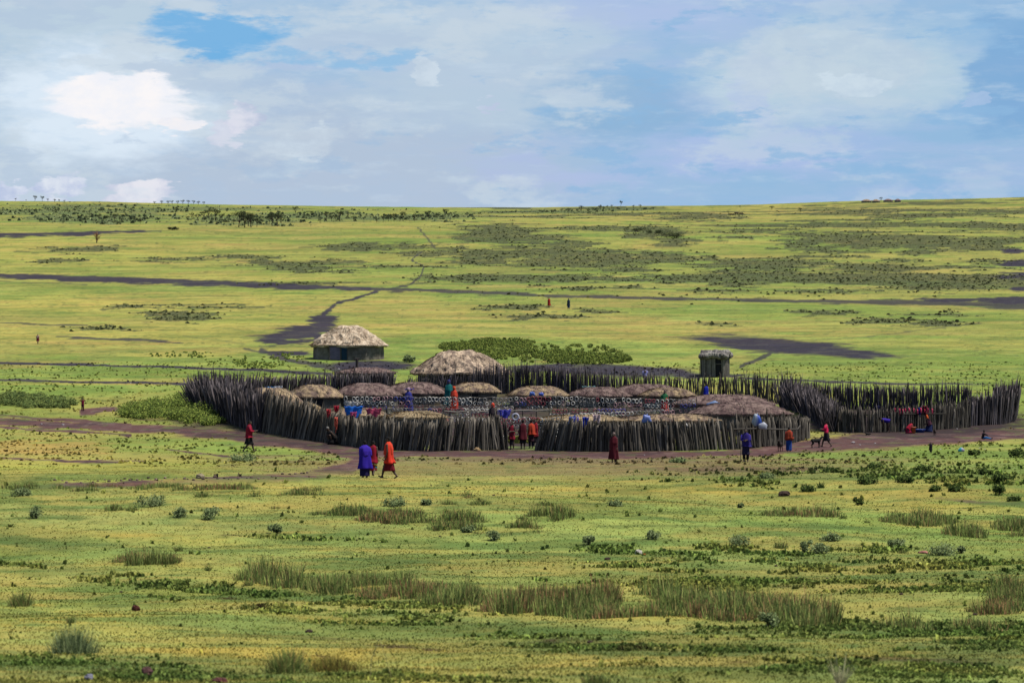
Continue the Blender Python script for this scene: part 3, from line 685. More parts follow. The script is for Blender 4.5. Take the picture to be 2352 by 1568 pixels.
for me in post_meshes:
    a = np.empty(len(me.vertices) * 3, np.float32); me.vertices.foreach_get('co', a); fs = [tuple(p.vertices) for p in me.polygons]
    c4 = np.empty(len(me.vertices) * 4, np.float32); me.color_attributes['tint'].data.foreach_get('color', c4)
    PM.append((a.reshape(-1, 3), fs, c4.reshape(-1, 4)[0, :3]))
def fence(name, label, path, hts, spacing, dia, lean=0., jlean=.05, jh=.10, spikes=.12, rows=1, rowgap=.14, nparts=100, group=None, gaps=(), rails=(), k=1.):
    """path in picture points on the ground, hts = heights in metres at each of them, lean = sideways slope at each"""
    P3 = [G(*p) for p in path]
    if not hasattr(lean, '__len__'): lean = [lean] * len(path)
    c0 = P3[len(P3) // 2]; t_ = thing(name, label, 'fence', c0, 0, group)
    posts = []
    for i in range(len(P3) - 1):
        a, b_ = P3[i], P3[i + 1]; L = (b_ - a).xy.length; n = max(int(L / spacing), 1)
        nor = Vector((-(b_ - a).y, (b_ - a).x, 0)).normalized()
        for j in range(n):
            for r_ in range(rows):
                t = (j + random.uniform(.1, .9)) / n if rows > 1 or jlean > .06 else (j + .5 + random.uniform(-.25, .25)) / n
                p = a.lerp(b_, t) + nor * ((r_ - (rows - 1) / 2) * rowgap + random.uniform(-.05, .05))
                px_ = p.x / p.y * F + CX
                if any(g0 < px_ < g1 for g0, g1 in gaps): continue
                h = (hts[i] * (1 - t) + hts[i + 1] * t) * (random.uniform(1 - jh * 1.7, 1 + jh * .6) if r_ == 0 else random.uniform(.78, 1.0))
                d = dia * random.choice((.6, .8, .9, 1., 1.1, 1.35))
                if random.random() < spikes: h *= random.uniform(1.08, 1.32); d *= .7
                le = lean[i] * (1 - t) + lean[i + 1] * t + random.gauss(0, jlean)
                posts.append((Vector((p.x, p.y, gz(p.x, p.y) - .12)), h + .12, d, le, random.gauss(0, .04), random.uniform(0, 6.28), random.randrange(len(PM))))
    posts.sort(key=lambda q_: -q_[1] * q_[2] / q_[0].y)
    def mtx(q_):
        p, h, d, le, lf, rz, _ = q_
        zax = Vector((le, lf, 1)).normalized()
        q4 = zax.to_track_quat('Z', 'Y').to_matrix() @ Matrix.Rotation(rz, 3, 'Z')
        return q4, Vector((d, d, h))
    for q_ in posts[:nparts]:
        m3, s_ = mtx(q_); o = bpy.data.objects.new('post', (post_dark if k < 1 else post_meshes)[q_[6]]); COL.objects.link(o); o.parent = t_
        o.matrix_local = Matrix.Translation(q_[0] - c0) @ m3.to_4x4() @ Matrix.Diagonal((*s_, 1))
    if posts[nparts:]:
        mb = MB()
        for q_ in posts[nparts:]:
            m3, s_ = mtx(q_); va, fs, cc = PM[q_[6]]; M_ = np.array(m3)
            mb.cur = tuple(cc); mb.add([tuple(v) for v in (va * np.array(s_)) @ M_.T + np.array(q_[0] - c0)], fs)
        o = mb.build('palisade', M_wood_dark if k < 1 else M_wood, t_, True); o['kind'] = 'stuff'
    for rl in rails:
        mb = MB(); pts = [Vector(p) - c0 for p in rl[0]]; mb.cur = (rl[2],) * 3; mb.tube(pts, rl[1], 6); mb.build('rail', M_wood, t_, True)
    return t_
GRP = 'stake fences of the village'
fence('stake_fence', 'front fence of upright grey stakes from the left bend to the gate', [(596, 990), (700, 1009), (800, 1022), (900, 1034), (1000, 1036), (1168, 1033)],
      [2.35, 1.9, 1.52, 1.58, 1.66, 1.75], .115, .13, lean=[.12, .26, .14, .14, .2, -.14], jlean=.05, jh=.09, spikes=.09, rows=2, rowgap=.16, group=GRP)
yk = G(1700, 1031).y - .12
fence('stake_fence', 'front fence of upright grey stakes right of the gate with a bent rail tied across', [(1226, 1034), (1300, 1036), (1400, 1037), (1560, 1035), (1700, 1031), (1790, 1023), (1858, 1005)],
      [1.65, 1.62, 1.5, 1.5, 1.62, 1.5, 1.1], .122, .14, lean=[.3, .16, -.02, -.14, -.1, -.05, 0], jlean=.025, jh=.07, spikes=.03, rows=2, rowgap=.14, group=GRP,
      rails=[([W(1526, 1008, yk - .75), W(1550, 1004, yk - .7), W(1582, 987, yk - .45), W(1620, 987, yk - .28), W(1700, 985, yk - .12), W(1745, 984, yk + 1.0), W(1800, 986, yk + 2.6), W(1832, 985, yk + 5.5), W(1838, 977, yk + 6)], .045, .85)])
fence('stake_fence', 'tall crooked stakes at the left corner leaning over the green bush', [(452, 940), (480, 952), (530, 968), (600, 992)],
      [1.9, 2.3, 2.5, 2.35], .11, .115, lean=[-.4, -.1, .0, .12], jlean=.13, jh=.16, spikes=.2, rows=3, rowgap=.25, group=GRP, k=.5)
fence('stake_fence', 'back fence of rough stakes running from the left corner to the long pinkish hut', [(460, 938), (520, 924), (620, 912), (760, 905), (905, 903)],
      [2.3, 1.9, 1.5, 1.45, 1.5], .085, .08, lean=[-.1, .1, .18, .0, .05], jlean=.08, jh=.14, spikes=.14, rows=3, rowgap=.2, group=GRP, k=.5)
fence('stake_fence', 'short dark stakes around the foot of the big domed hut', [(930, 897), (1000, 895), (1098, 899)], [.9, 1.1, 1.3], .13, .10, lean=.15, jlean=.14, jh=.2, rows=2, group=GRP, k=.5)
fence('stake_fence', 'dense thin-stick back fence right of the big domed hut', [(1086, 905), (1170, 904), (1250, 906), (1330, 909), (1400, 910)],
      [1.8, 2.05, 2.0, 1.85, 1.6], .062, .058, lean=.0, jlean=.03, jh=.10, spikes=.22, rows=3, rowgap=.12, group=GRP, k=.5)
fence('stake_fence', 'gappy back fence behind the greyish roof towards the small shed', [(1400, 909), (1500, 912), (1600, 915), (1700, 920), (1830, 930)],
      [1.75, 1.6, 1.65, 1.85, 1.85], .09, .068, lean=.0, jlean=.10, jh=.15, spikes=.15, rows=2, rowgap=.15, group=GRP)
fence('stake_fence', 'tangled dark fence joining the two enclosures beside the broad brown roof', [(1800, 935), (1850, 950), (1895, 975), (1905, 992)], [1.9, 1.8, 1.6, 1.5], .075, .09, jlean=.16, jh=.2, rows=3, rowgap=.3, group=GRP, k=.5)
fence('stake_fence', 'farther fence of thin tall sticks behind the right enclosure', [(1830, 934), (1950, 940), (2100, 944), (2230, 947)], [1.7, 1.65, 1.7, 1.8], .072, .062, jlean=.05, jh=.12, spikes=.25, rows=3, rowgap=.14, group=GRP, k=.5)
yi = G(2060, 991).y - .2
fence('stake_fence', 'nearer fence of the right enclosure hung with a pink cloth', [(1902, 990), (1980, 993), (2100, 991), (2228, 980)], [1.45, 1.45, 1.5, 1.6], .10, .10, jlean=.05, jh=.12, spikes=.12, rows=2, rowgap=.14, group=GRP,
      rails=[([W(1905, 958, yi + .3), W(2000, 952, yi), W(2100, 951, yi - .2), W(2170, 950, yi)], .05, .4)])
fence('stake_fence', 'tall dense block of stakes at the far right end of the village', [(2222, 978), (2290, 974), (2322, 968), (2330, 952), (2290, 943)], [1.8, 2.0, 2.1, 1.8, 1.7], .075, .10, lean=[.03, .03, .1, .08, 0], jlean=.04, jh=.12, spikes=.2, rows=3, rowgap=.16, group=GRP, k=.5)
# ---------------------------------------------------------------- people
def s255(*c): return AC(c)
def person(px, py, hpx, label, face=0., pose='stand', cloak=None, top=None, skirt=None, cat='person', hem=.35, skirt_hem=.22, extra=None, Yd=None, head_col=None, vox=.013, sash=None, arm='down', hood=None, hair=True, group=None, legs=None, wide=1.):
    """face = heading in degrees (0 looks away from the camera, 180 towards it, 90 to the left); heights in a 1.7 m body"""
    b = G(px, py) if Yd is None else Vector(((px - CX) / F * Yd, Yd, gz((px - CX) / F * Yd, Yd)))
    full = {'stand': 1.72, 'walk': 1.71, 'bend': 1.2, 'sit': .88, 'kneel': 1.2, 'crouch': 1.0}[pose]
    s = SZ(hpx, b.y) / full
    t = thing('person', label, cat, (b.x, b.y, gz(b.x, b.y)), R(face), group); t.scale = (s, s, s)
    tilt = {'bend': 78, 'sit': 12, 'kneel': 22, 'crouch': 40}.get(pose, 2 if pose == 'walk' else 0)
    ph = {'bend': .86, 'sit': .14, 'kneel': .48, 'crouch': .32}.get(pose, .92)
    Rt = Matrix.Rotation(-R(tilt), 3, 'X'); pel = Vector((0, 0, ph))
    def U(x, y, z): return pel + Rt @ Vector((x, y, z - .92))
    hd_r = Matrix.Rotation(-R(tilt) * .55, 3, 'X')
    neck = U(0, .0, 1.46); hc = neck + hd_r @ Vector((0, .025, .13))
    mb = MB(); C_ = mb.capsule
    C_(U(0, 0, .95), U(0, .0, 1.12), .125, .115, 14); C_(U(0, 0, 1.10), U(0, -.01, 1.32), .118, .135, 14); C_(U(-.10, 0, 1.34), U(.10, 0, 1.34), .085, .085, 12)
    C_(U(0, -.01, 1.36), hc + hd_r @ Vector((0, -.02, -.05)), .06, .05, 10)
    mb.ball(hc + hd_r @ Vector((0, -.012, .02)), (.073, .092, .10), 14, 10, hd_r)
    C_(hc + hd_r @ Vector((0, .03, -.05)), hc + hd_r @ Vector((0, .055, -.075)), .05, .036, 10)
    C_(hc + hd_r @ Vector((0, .082, .012)), hc + hd_r @ Vector((0, .102, -.022)), .012, .018, 8)
    C_(hc + hd_r @ Vector((-.022, .078, -.055)), hc + hd_r @ Vector((.022, .078, -.055)), .013, .013, 8)
    C_(hc + hd_r @ Vector((-.04, .072, .03)), hc + hd_r @ Vector((.04, .072, .03)), .013, .013, 8)
    for e in (-1, 1): mb.ball(hc + hd_r @ Vector((e * .077, -.01, -.005)), (.012, .025, .033), 8, 6, hd_r)
    if pose == 'walk': L = [((-.085, .0, .9), (-.09, .16, .50), (-.09, .26, .09), 25), ((.085, 0, .9), (.09, -.02, .48), (.09, -.30, .12), -30)]
    elif pose == 'sit': L = [((-.09, 0, .13), (-.13, .42, .20), (-.12, .84, .07), 70), ((.09, 0, .13), (.12, .43, .16), (.1, .85, .07), 70)]
    elif pose == 'kneel': L = [((-.09, 0, .46), (-.12, .34, .10), (-.1, -.08, .09), -60), ((.09, 0, .46), (.12, .30, .10), (.1, -.1, .09), -60)]
    elif pose == 'crouch': L = [((-.09, 0, .34), (-.15, .36, .50), (-.13, .12, .08), 0), ((.09, 0, .34), (.15, .36, .50), (.13, .12, .08), 0)]
    elif pose == 'bend': L = [((-.09, 0, .86), (-.12, .02, .48), (-.12, -.04, .08), 0), ((.09, 0, .86), (.12, .02, .48), (.12, -.02, .08), 0)]
    else: L = [((-.085, 0, .9), (-.095, .01, .49), (-.10, -.02, .08), 0), ((.085, 0, .9), (.09, .015, .49), (.095, -.01, .08), 0)]
    for hp, kn, an, fa in L:
        C_(hp, kn, .092, .060, 12); C_(kn, Vector(kn).lerp(Vector(an), .35), .056, .060, 10); C_(Vector(kn).lerp(Vector(an), .35), an, .060, .036, 10)
        fr = Matrix.Rotation(R(fa), 3, 'X'); mb.ball(Vector(an) + Vector((0, -.03, -.03)), .038, 8, 6)
        C_(Vector(an) + fr @ Vector((0, -.02, -.045)), Vector(an) + fr @ Vector((0, .15, -.055)), .036, .026, 10)
    ARM = {'down': [((-.175, 0, 1.38), (-.215, -.02, 1.10), (-.20, .06, .86)), ((.175, 0, 1.38), (.215, -.02, 1.10), (.20, .06, .86))],
           'fold': [((-.175, 0, 1.38), (-.23, .02, 1.12), (-.06, .19, 1.12)), ((.175, 0, 1.38), (.23, .02, 1.12), (.06, .20, 1.08))],
           'reach': [((-.175, 0, 1.38), (-.22, .06, 1.12), (-.14, .30, 1.12)), ((.175, 0, 1.38), (.22, .06, 1.12), (.13, .32, 1.16))],
           'up': [((-.175, 0, 1.38), (-.34, .02, 1.30), (-.16, .05, 1.50)), ((.175, 0, 1.38), (.34, .02, 1.30), (.16, .05, 1.50))],
           'hang': [((-.175, 0, 1.38), (-.18, .24, 1.30), (-.12, .48, 1.25)), ((.175, 0, 1.38), (.18, .24, 1.30), (.12, .50, 1.22))],
           'hip': [((-.175, 0, 1.38), (-.34, -.06, 1.14), (-.16, .07, .98)), ((.175, 0, 1.38), (.215, -.02, 1.10), (.21, .08, .86))]}[arm]
    for sh, el_, wr in ARM:
        sh, el_, wr = U(*sh), U(*el_), U(*wr); C_(sh, el_, .050, .040, 10); C_(el_, wr, .040, .027, 10)
        d = (wr - el_).normalized(); sx = -1 if sh.x < 0 else 1
        side = d.cross(Vector((0, 0, 1))); side = side.normalized() if side.length > .1 else Vector((1, 0, 0)); bk = side.cross(d)
        C_(wr, wr + d * .085, .026, .034, 8)
        for fi, (o_, ln) in enumerate(((-.027, .075), (-.009, .085), (.009, .08), (.027, .062))):
            k0 = wr + d * .085 + side * o_; k1 = k0 + d * ln * .5 + bk * .006; C_(k0, k1, .0095, .009, 6); C_(k1, k1 + (d + bk * .55).normalized() * ln * .5, .009, .0075, 6)
        C_(wr + d * .03 + side * .03 * -sx, wr + d * .075 + side * .062 * -sx, .012, .009, 6)
    bo = mb.build('body', M_skin, t, True); rm = bo.modifiers.new('one_skin', 'REMESH'); rm.mode = 'VOXEL'; rm.voxel_size = vox; rm.use_smooth_shade = True
    if hood is None and hair:
        mb = MB(); cc = head_col or (1, 1, 1)
        mb.ball(hc + hd_r @ Vector((0, -.022, .035)), (.078, .092, .098), 14, 9, hd_r)
        mb.build('hair', M_hair if head_col is None else M_cloth, t, True)
        if head_col: mb2 = t.children[-1]; at_ = mb2.data.color_attributes['tint']; [setattr(d_, 'color', (*head_col, 1)) for d_ in at_.data]
    if pose == 'stand' or pose == 'walk':
        mb = MB()
        for e in (-1, 1): mb.ball(hc + hd_r @ Vector((e * .03, .075, .014)), (.011, .008, .007), 6, 5)
        for e, ch in zip((-1, 1), ('eye', 'eye')):
            m1 = MB(); m1.cur = (.5, .48, .44); m1.ball(hc + hd_r @ Vector((e * .03, .076, .014)), (.012, .008, .007), 6, 5); m1.build('eye', M_cloth, t, True)
    if hood:
        mb = MB(); mb.cur = hood; mb.ball(hc + hd_r @ Vector((0, -.02, .03)), (.098, .112, .122), 14, 9, hd_r, .03); mb.capsule(hc + hd_r @ Vector((0, -.04, -.02)), U(0, -.03, 1.38), .09, .10, 12)
        mb.build('headscarf', M_cloth, t, True)
    def garment(name, prof_, color, nf=7, amp=.055, up=True, col2=None, off=(0, 0), lay_=0):
        """rings (height, half width, half depth, forward shift); folds deepen towards the hem"""
        m = MB(); n = 40; p1, p2, p3 = (random.uniform(0, 6.28) for _ in range(3)); vs = []; lst = []
        for a_, b_ in zip(prof_[:-1], prof_[1:]):
            st = max(2, int(abs(a_[0] - b_[0]) / .05)); lst += [tuple(a_[q_] * (1 - i / st) + b_[q_] * i / st for q_ in range(4)) for i in range(st)]
        lst.append(prof_[-1]); cs = []
        for i, (z, rx, ry, fy) in enumerate(lst):
            t_ = i / (len(lst) - 1)
            for k in range(n):
                a = 2 * math.pi * k / n
                f_ = 1 + amp * (.25 + t_) * (math.sin(nf * a + p1 + z * 2) * .7 + math.sin((nf * 2 - 1) * a + p2 - z * 3) * .35)
                v_ = (math.cos(a) * rx * f_ * wide + off[0] * t_, math.sin(a) * ry * f_ + fy, z + (math.sin(3 * a + p3) * .02 * t_ if i else 0))
                v_ = U(*v_) if up and z > .6 else (U(v_[0], v_[1], .92) + Vector((0, 0, (z - .92))) if tilt < 30 or not up else U(*v_))
                vs.append(tuple(v_)); cs.append(color if col2 is None or (math.floor(z * 22) + math.floor(a * 5)) % 3 else col2)
        fs = [(i * n + k, i * n + (k + 1) % n, (i + 1) * n + (k + 1) % n, (i + 1) * n + k) for i in range(len(lst) - 1) for k in range(n)]
        fs = [f[::-1] for f in fs]
        m.add(vs, fs); m.c = cs; o = m.build(name, M_cloth, t, True); so = o.modifiers.new('thickness', 'SOLIDIFY'); so.thickness = .012; so.offset = -1; return o
    if skirt:
        if pose == 'sit':
            m = MB(); m.cur = skirt; m.tube([(0, -.12, .16), (0, .05, .18), (0, .3, .19), (0, .55, .15), (0, .78, .10)], [.17, .19, .2, .18, .15], 14); o = m.build('skirt', M_cloth, t, True)
            for v_ in o.data.vertices: v_.co.z = max(v_.co.z, .005)
        elif pose in ('kneel', 'crouch'):
            m = MB(); m.cur = skirt; m.tube([(0, -.03, ph + .12), (0, .0, ph), (0, .08, ph * .6), (0, .1, .12), (0, .1, .01)], [.14, .19, .25, .29, .30], 18); m.build('skirt', M_cloth, t, True)
        else:
            w_ = .27 if pose == 'walk' else .19
            garment('skirt', [(1.02, .15, .125, 0), (.92, .175, .145, 0), (.6, .185, .15 + (w_ - .19) * .6, 0), (skirt_hem, .19, w_, 0)], skirt, up=False)
    if legs and pose in ('stand', 'bend', 'walk', 'sit'):
        for (hp, kn, an, fa) in L:
            m = MB(); m.cur = legs; m.tube([hp, kn, Vector(kn).lerp(Vector(an), .85)], [.105, .082, .065], 12); m.build('trouser_leg', M_cloth, t, True)
    if top:
        garment('shirt', [(1.45, .07, .065, 0), (1.40, .17, .10, 0), (1.30, .185, .125, 0), (1.05, .165, .13, 0), (.88, .18, .145, 0)], top, amp=.03)
        for sh, el_, wr in ARM:
            m = MB(); m.cur = top; m.tube([U(*sh), U(*el_), Vector(U(*el_)).lerp(Vector(U(*wr)), .7)], [.072, .062, .045], 10); m.build('sleeve', M_cloth, t, True)
    if cloak:
        w_ = .24 if pose == 'walk' else .2
        if pose in ('sit', 'kneel', 'crouch'): garment('cloak', [(1.47, .08, .075, 0), (1.41, .19, .12, 0), (1.25, .24, .17, 0), (1.0, .26, .2, .02), (.93, .27, .22, .03)], cloak)
        elif pose == 'bend': garment('cloak', [(1.45, .08, .075, 0), (1.41, .19, .12, 0), (1.2, .22, .16, 0), (.95, .22, .17, 0), (.84, .2, .17, 0)], cloak)
        else: garment('cloak', [(1.50, .065, .07, 0), (1.455, .12, .095, 0), (1.40, .19, .13, 0), (1.28, .215, .155, 0), (1.12, .225, .18, .01), (1.0, .215, .17, 0), (.8, .235, .18, -.01), (hem, .28, w_ + .02, -.02)], cloak, nf=5, amp=.13, off=(random.uniform(-.05, .05), 0))
        if extra:
            garment('wrap', [(1.51, .08, .08, 0), (1.45, .14, .115, 0), (1.38, .215, .155, .0), (1.22, .24, .185, 0), (1.0, .235, .19, .02)], extra, nf=5, amp=.12, off=(.05, 0))
    if sash:
        for q_, c2 in enumerate(sash):
            m = MB(); m.cur = c2; z = .62 - q_ * .06; m.tube([(0, 0, z), (0, 0, z - .06)], [.205, .207], 20); m.build('skirt_stripe', M_cloth, t, True)
    return t
PUR, RED, ORG, MAR = s255(52, 30, 170), s255(170, 18, 44), s255(232, 62, 40), s255(106, 22, 36)
DRK = s255(34, 30, 38)
pp = person
p_ = pp(893, 1098, 95, 'person in bright orange-red cloak over a dark red skirt, striding left', 75, 'walk', cloak=ORG, skirt=s255(120, 20, 40), hem=.62, skirt_hem=.30, extra=s255(240, 76, 48), vox=.011)
pp(838, 1097, 86, 'person wrapped in a long violet-blue cloak, back turned', 20, 'stand', cloak=PUR, skirt=s255(30, 22, 80), hem=.42, skirt_hem=.08, extra=s255(70, 44, 190), vox=.011, wide=1.25)
pp(857, 1092, 80, 'person in crimson cloak with striped skirt bands behind the violet cloak', -10, 'walk', cloak=s255(150, 18, 44), skirt=s255(130, 20, 50), hem=.62, skirt_hem=.24, sash=[s255(200, 190, 170), s255(190, 160, 30), s255(60, 20, 30), s255(30, 130, 130)], vox=.011)
pp(572, 1038, 73, 'person in red top and black skirt walking alone on the dirt road', -80, 'walk', top=s255(170, 20, 60), skirt=DRK, skirt_hem=.42, cloak=s255(150, 18, 50), hem=.80, arm='reach', wide=.85)
pp(1410, 1062, 70, 'person in long dark maroon cloak standing before the right front fence', 165, 'stand', cloak=s255(92, 20, 36), hem=.18, wide=1.05, head_col=s255(150, 130, 126))
pp(1713, 1060, 77, 'person in violet-blue top and dark clothes standing near a thin stick', 172, 'stand', top=s255(58, 44, 150), skirt=s255(40, 32, 70), skirt_hem=.36, legs=s255(30, 26, 34), arm='fold', cloak=s255(48, 36, 120), hem=.80)
pp(1812, 1036, 56, 'person in orange-red top and long blue skirt beside a goat', -10, 'stand', top=s255(170, 60, 50), skirt=s255(30, 70, 150), skirt_hem=.06, extra=None, cloak=s255(176, 72, 44), hem=.98, wide=1.1)
pp(1898, 1026, 61, 'person in bright pink-red jacket and black skirt next to a dark dog', 70, 'walk', top=s255(236, 40, 96), skirt=DRK, skirt_hem=.38, arm='reach')
pp(1176, 1032, 64, 'slim person in red dress leaning at the left gatepost', 150, 'stand', cloak=s255(140, 22, 48), skirt=DRK, hem=.62, skirt_hem=.3, arm='fold', wide=.75)
pp(1201, 1031, 68, 'person in dark maroon dress standing in the middle of the gate', 15, 'stand', cloak=s255(90, 18, 34), skirt=DRK, hem=.55, skirt_hem=.34)
pp(1220, 1029, 66, 'person in orange-red shoulder cloth standing at the right gatepost', 25, 'stand', cloak=s255(196, 70, 44), skirt=s255(60, 30, 44), hem=.86, skirt_hem=.4, legs=s255(36, 30, 80))
pp(1230, 1024, 62, 'child in crimson cloth half hidden behind the right gatepost', 175, 'stand', cloak=s255(150, 26, 44), skirt=DRK, hem=.6, wide=.8)
pp(2040, 993, 37, 'person in purple top bent over at the washing place', 100, 'bend', cloak=s255(60, 40, 160), skirt=DRK, arm='hang', skirt_hem=.4)
pp(2085, 995, 29, 'small child in red dress sitting beside the orange bucket', -80, 'crouch', cloak=s255(196, 26, 60), skirt=s255(150, 20, 60))
pp(2136, 992, 38, 'person with orange headscarf and navy clothes crouching by leaning planks', 75, 'kneel', cloak=s255(70, 30, 50), skirt=s255(26, 40, 90), arm='reach', hood=s255(240, 110, 50))
pp(2257, 1009, 21, 'child in dark top and bright blue trousers sitting on the grass edge', -85, 'sit', top=s255(44, 36, 44), legs=s255(30, 120, 190), arm='hang')
pp(2138, 1041, 26, 'small child in black standing on the grass before the yard', 170, 'stand', cloak=s255(36, 32, 46), hem=.5, skirt=DRK)
pp(1261, 707, 24, 'distant person in orange-red cloak on the open slope', 160, 'stand', cloak=s255(196, 56, 44), hem=.4, vox=.02)
pp(1306, 710, 25, 'distant person in dark teal cloak on the open slope', 170, 'stand', cloak=s255(30, 56, 80), skirt=s255(24, 60, 110), hem=.5, vox=.02)
pp(87, 790, 23, 'distant child in maroon wrap far out at the left edge', 180, 'walk', cloak=s255(120, 26, 46), hem=.5, extra=s255(180, 150, 140), vox=.02)
pp(190, 945, 32, 'child in maroon clothes with both arms raised to the head', 180, 'stand', top=s255(140, 30, 60), legs=s255(90, 30, 56), arm='up', vox=.02)
pp(1043, 975, 62, 'person in orange-red robe behind the necklace racks', 180, 'stand', cloak=s255(222, 74, 52), hem=.3, hood=s255(236, 90, 50), Yd=193)
pp(1031, 975, 70, 'person in teal cloth with bluish headscarf beside the orange-red robe', 190, 'stand', cloak=s255(20, 110, 110), hem=.3, hood=s255(60, 60, 120), Yd=196)
pp(938, 975, 68, 'person in blue cloth with a pale round hat among the racks', 180, 'stand', cloak=s255(56, 60, 150), hem=.3, hood=s255(190, 160, 180), Yd=190)
pp(1132, 1000, 68, 'person with bright orange-red headscarf standing left of the gate inside', 175, 'stand', cloak=s255(60, 50, 56), hem=.3, hood=s255(240, 80, 56), Yd=172)
pp(1527, 985, 62, 'person in red, white and green cloth behind the right racks', 180, 'stand', cloak=s255(220, 70, 60), hem=.3, extra=s255(40, 110, 70), Yd=190)
pp(768, 1020, 42, 'person in black with pale cap crouching against the front fence', 120, 'crouch', cloak=s255(34, 32, 34), skirt=s255(30, 28, 30), head_col=s255(140, 138, 134))
pp(1622, 925, 44, 'person in bright blue clothes at the gappy back fence', 0, 'stand', cloak=s255(28, 50, 190), hem=.4, vox=.02)
pp(1482, 905, 44, 'person in lilac shirt outside the gappy back fence', 0, 'stand', top=s255(150, 150, 210), skirt=DRK, vox=.02, Yd=214)
# ---------------------------------------------------------------- animals
def beast(name, px, py, hpx, label, cat, face, c_, head_down=False, lie=False, group=None, tail=True, horn=False):
    b = G(px, py); t = thing(name, label, cat, (b.x, b.y, gz(b.x, b.y)), R(face), group); s = SZ(hpx, b.y); t.scale = (s, s, s)
    mb = MB(); C_ = mb.capsule; z = .60 if not lie else .2
    C_((0, .28, z + .02), (0, .02, z), .17, .155, 12); C_((0, .0, z), (0, -.34, z + .04), .155, .13, 12)
    nk = Vector((0, .58, z + (.34 if not head_down else -.1))); C_((0, .34, z + .06), nk, .11, .075, 10); C_(nk, nk + Vector((0, .17, -.05)), .08, .045, 10)
    for e in (-1, 1): C_(nk + Vector((e * .05, -.02, .05)), nk + Vector((e * .11, -.04, .06)), .03, .012, 6)
    if horn:
        for e in (-1, 1): C_(nk + Vector((e * .03, -.01, .07)), nk + Vector((e * .07, -.09, .18)), .02, .008, 6)
    if lie:
        for e in (-1, 1): C_((e * .1, .3, .1), (e * .12, .55, .04), .05, .03, 8); C_((e * .12, -.25, .1), (e * .16, .0, .04), .07, .03, 8)
    else:
        for e in (-1, 1):
            C_((e * .09, .28, .52), (e * .09, .30, .30), .075, .04, 8); C_((e * .09, .30, .30), (e * .09, .28, .03), .035, .024, 8); C_((e * .09, .28, .03), (e * .09, .31, .02), .028, .024, 6)
            C_((e * .08, -.32, .58), (e * .09, -.24, .38), .095, .05, 8); C_((e * .09, -.24, .38), (e * .09, -.40, .25), .045, .03, 8); C_((e * .09, -.40, .25), (e * .09, -.37, .03), .03, .024, 8); C_((e * .09, -.37, .03), (e * .09, -.34, .02), .027, .024, 6)
    if tail: C_((0, -.44, z + .1), (0, -.56, z - .12 if name != 'goat' else z + .2), .03, .015, 6)
    mb.cur = c_; mb.c = [c_] * mb.n
    o = mb.build('body', M_hide, t, True); rm = o.modifiers.new('one_skin', 'REMESH'); rm.mode = 'VOXEL'; rm.voxel_size = .022; rm.use_smooth_shade = True
    for v_ in mb.c[:0]: pass
    o.data.color_attributes.active_color_index = 0
    m2 = mat('hide_' + name + str(round(c_[0], 3)).replace('.', '_'), c_, .9, .25, 8, .2); o.data.materials.clear(); o.data.materials.append(m2)
    return t
beast('dog', 1874, 1028, 27, 'black dog standing beside the pink-red jacket', 'dog', -70, s255(36, 34, 34))
beast('goat', 1792, 1037, 28, 'dark goat standing by the fence end left of the long blue skirt', 'goat', 160, s255(48, 36, 34), horn=True)
beast('dog', 1994, 999, 13, 'black dog lying in the shade of the right enclosure fence', 'dog', 80, s255(34, 32, 34), lie=True)
beast('dog', 2147, 1000, 16, 'small dark dog with pale back sitting by the crouching person', 'dog', 160, s255(60, 44, 44))
for (px, py, h, fc, lb) in [(1680, 498, 10, 80, 'leftmost of three dark cattle grazing far up the slope'), (1692, 496, 11, 100, 'middle of three dark cattle grazing far up the slope'), (1702, 496, 10, -80, 'rightmost of three dark cattle grazing far up the slope')]:
    beast('cow', px, py, h, lb, 'cow', fc, s255(60, 46, 40), head_down=True, horn=True, group='cattle grazing near the skyline')

